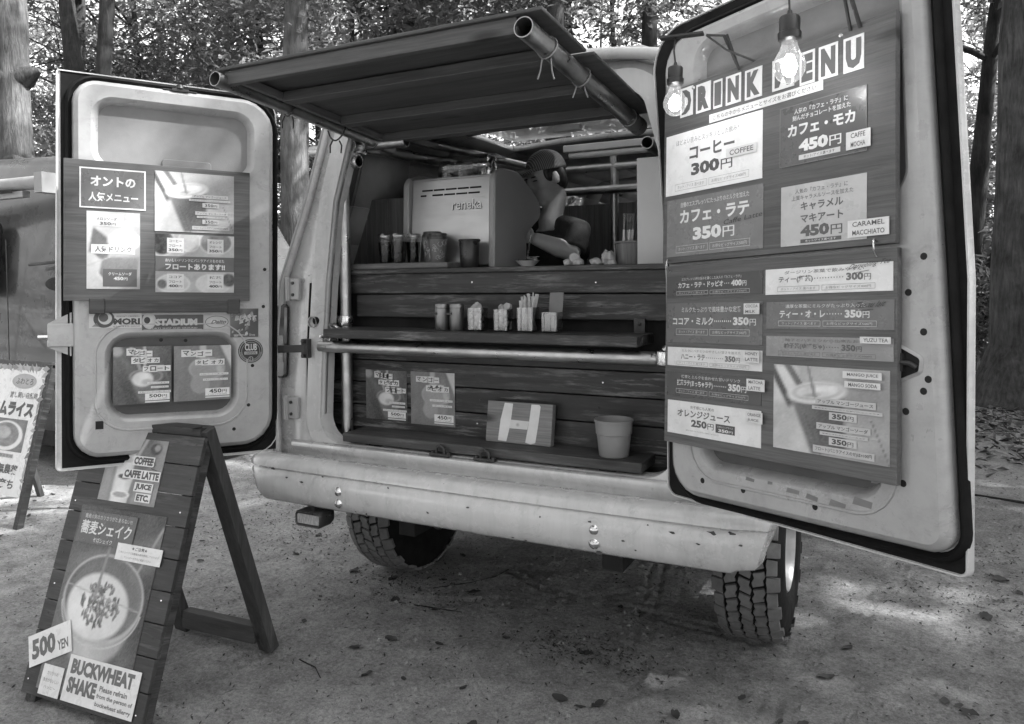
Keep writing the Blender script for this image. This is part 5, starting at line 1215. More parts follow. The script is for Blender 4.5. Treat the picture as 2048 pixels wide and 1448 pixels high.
M2, H2 = sign_frame((-4.06, .27, .02), 0, .25, 1.0)
s2 = thing('sandwich_board', 'white rice-dish sandwich board cut off by the left picture edge', 'sign', (-3.75, .45, 0))
for x in (.0, .585):
    b = MB(); b.box((x, -.02, -.04), (x+.045, 1.005, .0)); b.build('front_leg', SIGNLEG, s2, M2, bevel=.002)
    b = MB(); b.bar(V((-4.04+x, .52, 1.0)), V((-4.04+x, .78, .005)), .045, .03, V((0, .95, .25))); b.build('rear_leg', SIGNLEG, s2, bevel=.002)
b = MB(); b.box((.0, .985, -.038), (.63, 1.02, .002)); b.build('top_rail', SIGNLEG, s2, M2, bevel=.002)
def a_omu(s):
    rnd = random.Random(2)
    for i in range(46):
        t_ = i/46; x, y = (t_*1.6, .985) if i < 26 else (.985, 1-(t_-.56)*2.2); a = rnd.uniform(0, 6.28); k = rnd.uniform(.028, .05); c_, s_ = math.cos(a)*k*1.5, math.sin(a)*k
        s.poly([(x-c_, y-s_), (x+s_*.5, y-c_*.35), (x+c_, y+s_), (x-s_*.5, y+c_*.35)], [rnd.uniform(.12, .35)]*4, 1+i % 3)
    s.ell(.62, .88, .24, .06, .30, 3); s.text('ふわとろ', .46, .855, .80, .905, .07, 4, .02)
    s.text('放し飼い自然卵', .40, .745, .93, .795, .1, 4, .015); s.text('オムライス', .06, .60, .92, .72, .05, 4, .07)
    raster(s, lambda X, Y: over(over(over(.12+.05*nz(X, Y, 6, 1), m_ell(X, Y, .5, .47, .44, .46, 0, .05), .60), m_ell(X, Y, .48, .5, .36, .38, 0, .05), .15+.12*nz(X, Y, 9, 3)), m_ell(X, Y, .42, .56, .2, .2, 0, .1), .30+.1*nz(X, Y, 12, 5)), 40, 40, 3, .12, .33, .86, .58)
    s.rect(.30, .28, .72, .31, .3, 4); s.text('有機野菜使用', .32, .283, .70, .307, .06, 5); s.text('お米は無農薬', .1, .16, .86, .235, .06, 4, .03); s.text('お野菜育ち', .1, .05, .84, .125, .06, 4, .03)
put(s2, M2, 'poster', (.035, .165, .585, .985), .62, .0005, a_omu, 'print')

# ------------------------------------------------------------------ the dark van parked behind on the left
ov = thing('parked_van', 'dark grey van with side awning parked at the left edge', 'van', (-5.2, 2.1, 0))
OVP = pmat('dark_grey_paint', .05, .32, var=.12, scale=2, coat=.4)
side = rpoly([(-8.2, .20), (-3.5, .20), (-3.42, .95), (-3.55, 1.6), (-4.0, 2.36), (-4.75, 2.62), (-8.2, 2.80)], [.05, .12, .2, .4, .4, .5, .1], 8)
def sec(l, y): return [(x, y + (.22*((z-1.55)/1.1)**2 if z > 1.55 else .05*(1.0-z)**2 if z < 1.0 else 0)*(1 if y < 2 else -1), z) for x, z in l]
b = MB(); b.loft([sec(inset(side, .12), 1.30), sec(inset(side, .035), 1.335), sec(side, 1.45), sec(side, 2.95), sec(inset(side, .06), 3.05)][::-1], 0); b.build('body', OVP, ov, smooth=40)
b = MB(); b.tube([(-8.0, 1.22, 2.36), (-4.60, 1.22, 2.33)], .055, 16); b.box((-4.66, 1.16, 2.24), (-4.56, 1.32, 2.40)); b.box((-8, 1.18, 2.22), (-4.85, 1.24, 2.27)); b.build('awning_case', pmat('awning_case_paint', .2, .45, var=.1), ov, smooth=40)
b = MB(); b.add([(-7.5, 1.0, 2.24), (-4.95, 1.16, 2.255), (-4.95, 1.16, 2.28), (-7.5, 1.0, 2.40)], [(0, 1, 2, 3)]); b.build('awning_fabric', DARK, ov)
wl = rrect(-7.4, 1.45, -5.42, 2.05, .08); b = MB(); b.holes([wl], lambda x, z: (x, 1.288+(.22*((z-1.55)/1.1)**2 if z > 1.55 else 0), z)); b.build('window', pmat('dark_glass', .02, .08, var=.1, coat=.8), ov)
b = MB(); b.tube([(x, 1.292+(.22*((z-1.55)/1.1)**2 if z > 1.55 else 0), z) for x, z in wl], .012, 8, closed=True); b.build('window_seal', RUBBER, ov)
ar = [(-4.55+.42*math.cos(a), .38+.42*math.sin(a)) for a in [math.pi*i/16 for i in range(17)]]
b = MB(); b.holes([ar+[(-4.97, .19), (-4.13, .19)]], lambda x, z: (x, 1.325, z)); b.build('wheel_arch', DARK, ov)
b = MB(); b.lathe([(.0, -.1), (.2, -.1), (.22, -.12), (.33, -.11), (.36, -.06), (.36, .1), (0, .1)], 36, Matrix.Translation((-4.55, 1.46, .36)) @ Matrix.Rotation(math.pi/2, 4, 'X') @ Matrix.Scale(-1, 4, (0, 0, 1))); b.build('wheel', TYRE, ov, smooth=40)
b = MB(); b.box((-5.6, 1.287, .62), (-4.9, 1.296, .64)); b.tube([(-5.30, 1.296, .55), (-5.30, 1.296, 1.9)], .004, 6); b.tube([(-4.98, 1.296, 1.68), (-4.6, 1.32, 1.70), (-4.2, 1.4, 1.70)], .012, 8); b.build('body_trim', DARKMETAL, ov, smooth=40)
b = MB(); b.lathe([(0, .0), (.10, .006), (.16, .0)], 24, Matrix.Translation((-4.62, 1.30, 1.52)) @ Matrix.Rotation(math.pi/2, 4, 'X') @ Matrix.Scale(.35, 4, (0, 1, 0))); b.build('side_vent', DARK, ov, smooth=60)
b = MB(); b.bar((-5.5, 1.05, 1.32), (-5.08, 1.0, .93), .03, .03); b.build('awning_strut', pmat('strut_grey', .4, .5), ov)
b = MB(); b.tube([(-5.15, 1.9, 2.45), (-5.28, 1.9, 2.98)], .035, 10); b.build('roof_post', DARKMETAL, ov, smooth=50)
b = MB(); b.add([(-5.25, 1.9, 2.93), (-4.5, 2.0, 2.75), (-4.5, 2.0, 2.45), (-5.12, 1.9, 2.5)], [(0, 1, 2, 3)]); g_ = b.build('clear_sheet', glassmat('plastic_sheet', .7, .12), ov); g_.modifiers.new('t', 'SOLIDIFY').thickness = .004

# ------------------------------------------------------------------ the barista, seated on a stool behind the machine
stl = thing('stool', 'round stool under the barista', 'stool', (-.03, 1.22, .735))
b = MB(); b.lathe([(0, 0), (.16, 0), (.165, .01), (.165, .03), (.155, .04), (0, .04)], 24, Matrix.Translation((-.03, 1.20, 1.03))); b.build('seat', PLANKV, stl, smooth=40)
for a in (.8, 2.4, 3.9, 5.5):
    b = MB(); b.tube([(-.03+.10*math.cos(a), 1.20+.10*math.sin(a), 1.03), (-.03+.15*math.cos(a), 1.20+.15*math.sin(a), .736)], .014, 10); b.build('leg', DARKMETAL, stl, smooth=50)
ps = thing('person', 'person in a striped cap and dark shirt bending over behind the coffee machine', 'person', (-.1, 1.0, .735))
hf = V((-.62, -.72, -.26)).normalized(); hl = V((.76, -.65, 0)).normalized(); hu = hf.cross(hl)*-1 if hf.cross(hl).z < 0 else hf.cross(hl); hl = hu.cross(hf)
HC = V((-.160, .993, 2.015))
def hp(a, b_, c): return HC + hf*a + hl*b_ + hu*c
def ellip(mb, c, ax, n=20, m=12):
    rings = []
    for i in range(1, m):
        th = math.pi*i/m; rings.append([c + ax[0]*(math.sin(th)*math.cos(2*math.pi*j/n)) + ax[1]*(math.sin(th)*math.sin(2*math.pi*j/n)) + ax[2]*math.cos(th) for j in range(n)])
    mb.loft(rings, 0, True)
def hell(mb, a, b_, c, ra, rb, rc): ellip(mb, hp(a, b_, c), (hf*ra, hl*rb, hu*rc))
def remesh(o, vox, it=6):
    m = o.modifiers.new('r', 'REMESH'); m.mode = 'VOXEL'; m.voxel_size = vox; m.use_smooth_shade = True
    m = o.modifiers.new('s', 'SMOOTH'); m.iterations = it; m.factor = .5
sh_l, sh_r = V((.045, .91, 1.735)), V((-.30, 1.03, 1.735)); nk = V((-.14, .985, 1.79)); hip = V((-.03, 1.17, 1.14))
el_l, wr_l = V((.045, .83, 1.628)), V((-.125, .765, 1.70)); el_r, wr_r = V((-.34, .84, 1.50)), V((-.22, .74, 1.62))
b = MB()
hell(b, 0, 0, .02, .098, .078, .105); hell(b, .03, 0, -.062, .064, .058, .068); hell(b, .058, 0, -.108, .030, .030, .026)       # skull, jaw, chin
hell(b, .098, 0, -.015, .016, .012, .030); hell(b, .106, 0, -.035, .013, .016, .012)                                           # nose
hell(b, .082, 0, -.068, .016, .026, .013); hell(b, .084, 0, .022, .014, .055, .012)                                            # lips, brow
for sgn in (-1, 1):
    hell(b, -.010, sgn*.080, -.012, .022, .010, .033); hell(b, .045, sgn*.042, -.03, .035, .025, .03)                         # ear, cheek
b.tube([hp(-.02, 0, -.04), hp(-.03, 0, -.10), nk + V((0, 0, .0)), nk + V((.01, .02, -.06))], [.052, .052, .058, .075], 16)
for s_, e_, w_ in ((sh_l, el_l, wr_l), (sh_r, el_r, wr_r)): b.tube([s_, s_.lerp(e_, .5), e_, e_.lerp(w_, .35), w_], [.054, .049, .046, .046, .030], 14)
ellip(b, V((-.13, 1.02, 1.66)), (V((.19, -.07, 0)), V((.04, .11, 0)), V((0, 0, .13)))); ellip(b, V((-.09, 1.08, 1.42)), (V((.16, -.05, 0)), V((.04, .10, 0)), V((0, 0, .22)))); ellip(b, hip, (V((.17, -.05, 0)), V((.04, .12, 0)), V((0, 0, .11))))
for s_ in (-1, 1):
    h0 = hip + V((.09*s_, -.03*s_, -.02)); kn = h0 + V((-.08, -.40, -.0)); kn.y = max(kn.y, .92); b.tube([h0, h0.lerp(kn, .5), kn, kn + V((.0, .05, -.20)), kn + V((.01, .06, -.345))], [.085, .075, .058, .052, .036], 14); ellip(b, kn + V((-.01, .0, -.365)), (V((.045, 0, 0)), V((-.03, .11, 0)), V((0, 0, .036))))
for w_, e_, sd in ((wr_l, el_l, 1), (wr_r, el_r, -1)):                     # hands: palm, four curled fingers, thumb
    d = (w_-e_).normalized(); sdv = d.cross(V((0, 0, 1))).normalized(); up = sdv.cross(d)
    ellip(b, w_+d*.045, (d*.05, up*.040, sdv*.017), 14, 8)
    for i, (off, ln) in enumerate(((.030, .034), (.011, .040), (-.009, .037), (-.028, .029))):
        k = w_+d*.082+up*off; b.tube([k-d*.02, k+d*.012, k+d*(.012+ln*.5)-sdv*(.018*sd), k+d*(ln*.35)-sdv*(.036*sd)], [.0095, .009, .0085, .007], 8)
    th = w_+d*.03+up*.036; b.tube([th-d*.01-up*.01, th+d*.025+up*.012, th+d*.05+up*.004-sdv*(.014*sd)], [.011, .0105, .008], 8)
o = b.build('body', SKINM, ps); remesh(o, .0055, 5)
b = MB()
for sgn in (-1, 1): hell(b, .0855, sgn*.040, -.004, .012, .018, .0045)
hell(b, .099, 0, -.068, .003, .020, .0025); b.build('eyes_and_mouth', pmat('dark_feature', .02, .4), ps, smooth=80)
b = MB()
for sgn in (-1, 1): hell(b, .090, sgn*.041, .015, .009, .025, .004)
b.build('eyebrow', pmat('hair', .012, .5, var=.4, scale=60), ps, smooth=80)
b = MB(); hell(b, -.018, 0, .025, .090, .0835, .095)
for sgn in (-1, 1): hell(b, .014, sgn*.071, .018, .032, .014, .045); hell(b, -.045, sgn*.066, -.01, .032, .022, .06)
hell(b, -.06, 0, -.035, .045, .06, .05)
o = b.build('hair', MATS['hair'], ps); remesh(o, .006, 3)
def capmat():
    m, t, b_ = nodes('striped_cap')
    c = coords(t, (1, 1, 1), False); dp = N(t, 'ShaderNodeVectorMath', operation='DOT_PRODUCT'); t.links.new(c, dp.inputs[0]); dp.inputs[1].default_value = hf
    mu = N(t, 'ShaderNodeMath', operation='MULTIPLY'); t.links.new(dp.outputs['Value'], mu.inputs[0]); mu.inputs[1].default_value = 720.; sn = N(t, 'ShaderNodeMath', operation='SINE'); t.links.new(mu.outputs[0], sn.inputs[0])
    t.links.new(ramp(t, sn.outputs[0], [(.35, .10), (.65, .30)]), b_.inputs['Base Color']); b_.inputs['Roughness'].default_value = .85
    bump(t, b_, noi(t, c, 400, 3), .0006); return m
b = MB(); rings = []
for i in range(9):
    th = math.pi/2*i/8; r_ = math.cos(th); rings.append([hp(-.008+.104*r_*math.cos(2*math.pi*j/28), .091*r_*math.sin(2*math.pi*j/28), .045+.092*math.sin(th)*(1-.0*math.cos(2*math.pi*j/28))) for j in range(28)] if i < 8 else [hp(-.008+.004*math.cos(2*math.pi*j/28), .004*math.sin(2*math.pi*j/28), .138) for j in range(28)])
rings.insert(0, [hp(-.008+.107*math.cos(2*math.pi*j/28), .093*math.sin(2*math.pi*j/28), .034-.012*math.cos(2*math.pi*j/28)*-1) for j in range(28)])
b.loft(rings, 0, False)
arc = [(-.075+.15*i/10) for i in range(11)]
b.loft([[hp(.055+.052*math.sqrt(max(0, 1-(y/.09)**2)), y*1.12, .052) for y in arc], [hp(.07+.095*math.sqrt(max(0, 1-(y/.083)**2)), y*1.02, .042-abs(y)*.14) for y in arc]], 0, False, wrap=False)
o = b.build('cap', capmat(), ps, smooth=50); o.modifiers.new('t', 'SOLIDIFY').thickness = .005
b = MB()
ellip(b, V((-.13, 1.02, 1.655)), (V((.20, -.075, 0)), V((.045, .12, 0)), V((0, 0, .125)))); ellip(b, V((-.09, 1.08, 1.42)), (V((.175, -.055, 0)), V((.045, .115, 0)), V((0, 0, .24)))); ellip(b, hip, (V((.185, -.055, 0)), V((.045, .135, 0)), V((0, 0, .12))))
for s_, e_ in ((sh_l, el_l), (sh_r, el_r)): b.tube([s_.lerp(nk, .72)+V((.012, .03, .0)), s_.lerp(nk, .4)+V((0, .01, .002)), s_, s_.lerp(e_, .5), s_.lerp(e_, .92)], [.050, .058, .062, .060, .058], 16)
o = b.build('shirt', pmat('dark_shirt', .022, .9, var=.35, scale=9, bdist=.007, bscale=16), ps); remesh(o, .007, 5)
b = MB(); b.tube([wr_l + V((.012, .018, -.004)), wr_l + V((.020, .030, -.010))], .034, 16); b.build('watch', CORD, ps, smooth=50)
# ------------------------------------------------------------------ the wood
def barkmat(name, lo, hi):
    m, t, b = nodes(name)
    c = coords(t, (7, 7, 1.1)); n1 = noi(t, c, 3.2, 8, .7, .5); c2 = coords(t, (1, 1, 1))
    base = ramp(t, n1, [(.32, lo), (.68, hi)]); base = mixv(t, base, ramp(t, noi(t, c2, 2.2, 5), [(.35, .55), (.65, 1.25)]))
    t.links.new(base, b.inputs['Base Color']); b.inputs['Roughness'].default_value = .95; b.inputs['Specular IOR Level'].default_value = .2
    bump(t, b, n1, .03, 1.); return m
BARK, BARKD, BARKL = barkmat('bark', .045, .14), barkmat('dark_bark', .02, .06), barkmat('pale_bark', .07, .19)
def leafmat(name, v, tr):
    m = bpy.data.materials.new(name); m.use_nodes = True; t = m.node_tree; b = t.nodes['Principled BSDF']; out = t.nodes['Material Output']
    c = coords(t, (1, 1, 1)); n1 = noi(t, c, 1.3, 5, .7); n2 = noi(t, c, 9, 2)
    base = mixv(t, ramp(t, n1, [(.3, v*.6), (.7, v*1.35)]), ramp(t, n2, [(.3, .75), (.7, 1.25)]))
    t.links.new(base, b.inputs['Base Color']); b.inputs['Roughness'].default_value = .5; b.inputs['Specular IOR Level'].default_value = .35
    tl = t.nodes.new('ShaderNodeBsdfTranslucent'); t.links.new(mixv(t, base, 1.5), tl.inputs[0]); mx = t.nodes.new('ShaderNodeMixShader'); mx.inputs[0].default_value = tr
    t.links.new(b.outputs[0], mx.inputs[1]); t.links.new(tl.outputs[0], mx.inputs[2]); t.links.new(mx.outputs[0], out.inputs[0]); return m
LEAF = [leafmat('leaf_mid', .12, .52), leafmat('leaf_dark', .075, .45), leafmat('leaf_pale', .14, .58)]
def leaf_mesh(name, P, size, mat, seed, flat=.45):
    """one four-cornered leaf per point, random tilt, tending to lie flat"""
    r = np.random.RandomState(seed); n = len(P)
    nr = r.normal(size=(n, 3))*flat; nr[:, 2] += .8; nr /= np.linalg.norm(nr, axis=1)[:, None]
    a = r.normal(size=(n, 3)); u = np.cross(nr, a); u /= np.linalg.norm(u, axis=1)[:, None]; v = np.cross(nr, u)
    s = size*r.uniform(.55, 1.3, size=(n, 1)); wd = s*r.uniform(.28, .42, size=(n, 1))
    co = np.stack([P-u*s*.5, P-v*wd*.5-u*s*.05+nr*s*.08, P+u*s*.5-nr*s*.06, P+v*wd*.5-u*s*.05+nr*s*.08], 1).reshape(-1, 3)
    me = bpy.data.meshes.new(name); me.vertices.add(n*4); me.vertices.foreach_set('co', co.ravel())
    me.loops.add(n*4); me.loops.foreach_set('vertex_index', np.arange(n*4)); me.polygons.add(n); me.polygons.foreach_set('loop_start', np.arange(0, n*4, 4)); me.polygons.foreach_set('loop_total', np.full(n, 4))
    me.update(); me.materials.append(mat); return me
def crown_points(blobs, per, seed):
    r = np.random.RandomState(seed); out = []
    for (x, y, z, rx, rz), k in zip(blobs, per):
        d = r.normal(size=(k, 3)); d /= np.linalg.norm(d, axis=1)[:, None]; q = r.uniform(.25, 1, size=(k, 1))**.5
        p = d*q*np.array([rx, rx, rz])+np.array([x, y, z])
        # gather the leaves into sprays
        cen = p[r.randint(0, k, size=max(4, k//14))]; idx = r.randint(0, len(cen), size=k); out.append(.35*p+.65*(cen[idx]+r.normal(size=(k, 3))*np.array([.20, .20, .07])))
    return np.concatenate(out)
def wobble(p, q, n, amp, rnd):
    p, q = V(p), V(q); ph = [rnd.uniform(0, 6) for _ in range(4)]
    return [p.lerp(q, i/n) + V((amp*math.sin(ph[0]+i*1.7/n*3), amp*math.sin(ph[1]+i*1.3/n*3), 0))*(i/n) for i in range(n+1)]
def make_tree(base, h, r0, lean, seed, bark, leaf, blobs, nleaf, size, label, group='trees of the wood', fork=None, low=2.0, name='tree', limbs=7, burl=None):
    """tapered trunk with a flared foot, limbs that reach into the crown, and a crown of leaves"""
    rnd = random.Random(seed); x, y = base; t = thing(name, label, 'tree', (x, y, 0), group)
    b = MB(); pts = wobble((x, y, -.15), (x+lean[0], y+lean[1], h), 14, .12*r0/.2, rnd); rs = []
    for i in range(15):
        k = i/14; rs.append(r0*(1-.72*k)*(1+1.0*math.exp(-k*h/.35)) * (1+.06*math.sin(i*2.1+seed)))
    b.tube(pts, rs, 14)
    if fork:
        p = pts[fork[0]]; b.tube(wobble(p-V((0, 0, .4)), p+V(fork[1]), 8, .1, rnd), [r0*.75*(1-.6*i/8) for i in range(9)], 12)
    if burl:
        for bz, ba, br in burl:
            c = pts[0].lerp(pts[-1], (bz+.15)/(h+.15)); d = V((math.cos(ba), math.sin(ba), 0)); b.tube([c, c+d*r0*.8+V((0, 0, br*.2)), c+d*(r0+br)+V((0, 0, br*.6))], [r0*.9, br*1.0, br*.2], 10)
    ends = []
    for i in range(limbs):
        k = .5+.45*i/limbs; p = pts[int(k*14)]; a = rnd.uniform(0, 6.28); L_ = rnd.uniform(1.2, 2.6)*(1.2-.4*k)
        q = p+V((math.cos(a)*L_, math.sin(a)*L_, rnd.uniform(.5, 1.6))); b.tube(wobble(p, q, 6, .22, rnd), [r0*.42*(1-k*.45)*(1-.75*j/6) for j in range(7)], 7); ends.append(q)
        for _ in range(2):
            e = q+V((rnd.uniform(-1, 1), rnd.uniform(-1, 1), rnd.uniform(-.3, .8))); b.tube(wobble(p.lerp(q, .6), e, 4, .1, rnd), [r0*.14*(1-.7*j/4) for j in range(5)], 5)
    me_s = b.build('trunk', bark, t, Matrix.Translation((x, y, 0)), smooth=60) if False else b.build('trunk', bark, t, smooth=60)
    if nleaf:
        bl = [(x+lean[0]*(zz/h)+ox, y+lean[1]*(zz/h)+oy, zz, rx, rz) for ox, oy, zz, rx, rz in blobs]
        P = crown_points(bl, [nleaf//len(bl)]*len(bl), seed); o = bpy.data.objects.new('crown', leaf_mesh('crown', P, size, leaf, seed)); col.objects.link(o); adopt(o, t); o['kind'] = 'stuff'
    return t
def blobs(seed, n, spread, z0, z1, rx, rz):
    r = random.Random(seed); return [(r.uniform(-1, 1)*spread, r.uniform(-1, 1)*spread, r.uniform(z0, z1), rx*r.uniform(.6, 1.3), rz*r.uniform(.6, 1.3)) for _ in range(n)]
# trees that can be told apart
make_tree((-7.89, 2.92), 11, .25, (-.5, .1), 1, BARK, LEAF[0], blobs(1, 9, 2.6, 4.6, 9.5, 1.6, .7), 9000, .15, 'thick gnarled tree with burls at the left picture edge', burl=((2.9, -.5, .16), (2.2, 2.4, .2), (4.0, .3, .14)))
make_tree((-10.31, 5.05), 12, .15, (.3, .2), 2, BARKD, LEAF[1], blobs(2, 8, 2.2, 3.4, 9.5, 1.4, .6), 7000, .15, 'slim dark tree second from the left edge')
make_tree((-7.92, 4.02), 11, .165, (-1.5, .2), 3, BARKD, LEAF[0], blobs(3, 8, 2.4, 5.2, 10, 1.5, .6), 7000, .15, 'dark leaning tree with a forked stem above the left door', fork=(3, (.45, .3, 7.5)))
make_tree((-11.81, 8.78), 12, .12, (.2, 0), 4, BARK, LEAF[2], blobs(4, 8, 2.2, 3, 10, 1.5, .6), 7000, .16, 'thin grey tree left of the awning, above the open left door')
make_tree((-5.35, 4.77), 12, .21, (.25, .1), 5, BARKL, LEAF[0], blobs(5, 9, 2.6, 5.2, 10, 1.6, .7), 8000, .15, 'stout pale tree standing between the left door and the van')
make_tree((-2.67, 6.7), 12, .165, (.15, .1), 8, BARKD, LEAF[1], blobs(8, 8, 2.4, 5.8, 10, 1.5, .6), 7000, .15, 'dark straight tree behind the right awning pipe')
make_tree((-1.81, 8.26), 12, .16, (.1, .2), 9, BARKD, LEAF[1], blobs(9, 8, 2.4, 4.6, 10, 1.5, .6), 7000, .15, 'dark tree just left of the raised right door')
make_tree((2.66, 8.05), 12, .30, (.25, .4), 10, BARK, LEAF[1], blobs(10, 9, 2.8, 5.0, 10, 1.6, .7), 8000, .15, 'massive tree with flared roots at the right picture edge')
make_tree((2.30, 11.6), 10, .17, (.9, .3), 11, BARKD, LEAF[1], blobs(11, 8, 2.2, 3.5, 8.5, 1.4, .6), 7000, .15, 'dark tree with a curving bough beside the right door', fork=(2, (1.6, .2, 3.2)))
# slender trees that fill the wood: four kinds built once, then copied
kinds = []
for i in range(4):
    kinds.append(make_tree((0, 0), 11, (.10, .13, .075, .11)[i], ((.3, 0), (-.2, .3), (.1, -.4), (.4, .2))[i], 40+i, (BARKD, BARKD, BARK, BARKD)[i], LEAF[(0, 2, 2, 0)[i]], blobs(60+i, 15, 2.3, 1.1, 10.0, 1.5, .75), 8800, .19, 'slender leafy tree filling the wood behind the vans', limbs=9))
spots = [(-13.51, 4.54), (-19.39, 8.28), (-22.73, 12.19), (-14.59, 8.48), (-11.82, 7.65), (-20.9, 15.37), (-12.98, 10.42), (-16.92, 15.15), (-9.41, 8.31), (-12.1, 13.12), (-8.28, 9.45), (-14.3, 18.73), (-8.37, 11.65), (-10.46, 16.2), (-5.74, 9.62), (-11.55, 22.38), (-6.83, 14.68), (-4.21, 11.53), (-7.15, 20.13), (-4.48, 14.75), (-3.01, 17.75), (1.2, 16.97), (3.54, 21.09), (4.65, 30.63), (3.76, 15.58), (5.64, 24.4), (5.48, 18.71), (-17.5, 3.2), (-24, 5.0), (-27, 18), (-20, 22)]
for i, (x, y) in enumerate(spots):
    rnd = random.Random(i+90); M = Matrix.Translation((x, y, 0)) @ Matrix.Rotation(rnd.uniform(0, 6.28), 4, 'Z') @ Matrix.Scale(rnd.uniform(.9, 1.15), 4)
    k = kinds[i % 4]
    c = copy_tree(k, M); d_ = V((x, y, 0))-cam.location; u_ = (d_ @ CR)/(d_ @ CF)*1509.7+1024
    c['label'] = 'slender leafy tree ' + ('beyond the left picture edge' if u_ < 0 else 'above the parked dark van' if u_ < 330 else 'above the open left door' if u_ < 560 else 'above the long awning' if u_ < 1040 else 'between the awning and the right door' if u_ < 1330 else 'hidden by the raised right door' if u_ < 1900 else 'right of the right door')
ring = []
for i in range(26):
    a = math.radians(-62+i*10.6-90); r_ = 11.5 + (i % 3)*2.6
    x, y = .3+r_*math.cos(a), .5+r_*math.sin(a); d_ = V((x, y, 0))-cam.location
    if d_ @ CF > 0 and abs((d_ @ CR)/(d_ @ CF)) < .95: continue
    ring.append(copy_tree(kinds[i % 4], Matrix.Translation((x, y, 0)) @ Matrix.Rotation(i*1.9, 4, 'Z') @ Matrix.Scale(1.05, 4))); tag(ring[-1], 'leafy tree standing out of frame round the clearing', None, 'trees beyond the picture edges')
for k in kinds:
    for c in list(k.children): bpy.data.objects.remove(c)
    bpy.data.objects.remove(k)
# the trees whose crowns close over the clearing, beside and behind the camera
for i, (x, y, z0, z1) in enumerate(((6.5, 2.8, 5.5, 9), (8.8, 4.8, 6, 11), (9.5, .3, 5, 10), (4.3, 4.4, 6.5, 10), (4.6, .6, 6.5, 9.5), (12.5, 3.5, 6, 12), (9.2, 8.6, 5, 10), (7.4, 10.5, 4, 10), (5.2, 7.5, 5.5, 10))):
    make_tree((x, y), 12, .22, (-.4, 0), 200+i, BARK, LEAF[0], blobs(220+i, 12, 3.0, z0, z1, 1.9, .7), 6800, .22, 'tall tree standing out of frame round the clearing', group='trees beyond the picture edges')

# ------------------------------------------------------------------ fallen leaves, twigs, litter under the trees
DEAD = [pmat('dry_leaf_dark', .035, .7, var=.4, scale=30), pmat('dry_leaf_mid', .10, .75, var=.35, scale=30), pmat('dry_leaf_pale', .22, .75, var=.3, scale=30)]
def dead_leaf(seed):
    rnd = random.Random(seed); n = 6; b = MB(); curl = rnd.uniform(.15, .8); L_ = 1.; rows = []
    for i in range(n+1):
        t_ = i/n; wd = .30*math.sin(math.pi*min(1, t_*.92+.04))**.8*(1+.15*rnd.uniform(-1, 1)); z = curl*.35*(t_-.5)**2+.03*rnd.uniform(-1, 1)
        rows.append([(t_-.5, -wd, z+curl*.22), (t_-.5, 0, z), (t_-.5, wd, z+curl*.22*rnd.uniform(.2, 1.2))])
    b.loft(rows, 0, False, wrap=False); b.tube([(-.5, 0, rows[0][1][2]), (-.72, .05*rnd.uniform(-1, 1), rows[0][1][2]+.06)], .012, 5)
    me = bpy.data.meshes.new('fallen_leaf'); me.from_pydata(b.v, [], b.f); me.update(); me.polygons.foreach_set('use_smooth', [True]*len(me.polygons)); return me
LM = []
for i in range(6):
    for d in range(3):
        if d == 0: m0 = dead_leaf(i)
        m1 = m0 if d == 0 else m0.copy(); m1.materials.append(DEAD[d]); LM.append(m1)
rnd = random.Random(77)
known = [(.46, .02, .075), (.33, -.02, .07), (.29, .33, .08), (-.05, .30, .065), (-.28, .14, .06), (-.58, -.03, .08), (-.40, -.18, .075), (-.02, -.1, .06), (.55, -.28, .10), (.68, -.34, .09), (.73, .05, .09), (.12, -.28, .06), (-.7, .42, .07), (-1.1, .62, .08), (-1.25, .95, .07), (-.62, .72, .06), (1.55, .55, .09), (1.62, .50, .08), (1.22, .86, .07), (1.75, 1.4, .10), (1.85, 1.9, .1), (1.42, .22, .06), (1.30, -.05, .07), (1.7, .28, .075), (1.05, .18, .05), (.95, -.2, .05)]
lv = []
for i in range(150):
    if i < len(known): x, y, s_ = known[i]; s_ *= rnd.uniform(.55, .95)
    else:
        s_ = rnd.choice((.022, .03, .035, .045, .06))*rnd.uniform(.8, 1.2)
        while True:
            x, y = (rnd.uniform(-4.6, 2.6), rnd.uniform(-.9, 3.2))
            if not (-1.5 < x < -.7 and -.95 < y < -.1): break
    o = bpy.data.objects.new('fallen_leaf', LM[rnd.choice((0, 3, 6, 9, 12, 15, 1, 4, 7, 10, 13, 16, 0, 3, 6, 2, 5))]); col.objects.link(o)
    o.matrix_basis = Matrix.Translation((x, y, gz(x, y)+.004)) @ Matrix.Rotation(rnd.uniform(0, 6.28), 4, 'Z') @ Matrix.Rotation(rnd.uniform(-.25, .25), 4, 'X') @ Matrix.Scale(s_, 4)
    tag(o, 'dry curled leaf lying on the sandy ground', 'leaf', 'fallen leaves on the sand')
def twig(pts, r, lab):
    b = MB(); b.tube([(x, y, gz(x, y)+r*.6) for x, y in pts], [r*(1-.5*i/len(pts)) for i in range(len(pts))], 6); tag(b.build('twig', BARKD, None, smooth=60), lab, 'twig', 'twigs on the sand')
twig([(-.62, .62), (-.48, .74), (-.40, .86), (-.40, 1.0)], .003, 'thin curved twig on the sand left of the rear wheel')
twig([(-.72, .40), (-.52, .42), (-.35, .44)], .004, 'short straight twig on the sand before the rear wheel')
twig([(-.72, -.20), (-.62, -.22), (-.55, -.27)], .003, 'short bent twig near the sandwich board feet')
twig([(1.5, 3.6), (2.2, 3.4), (2.9, 3.5)], .012, 'long stick at the edge of the leaf litter')
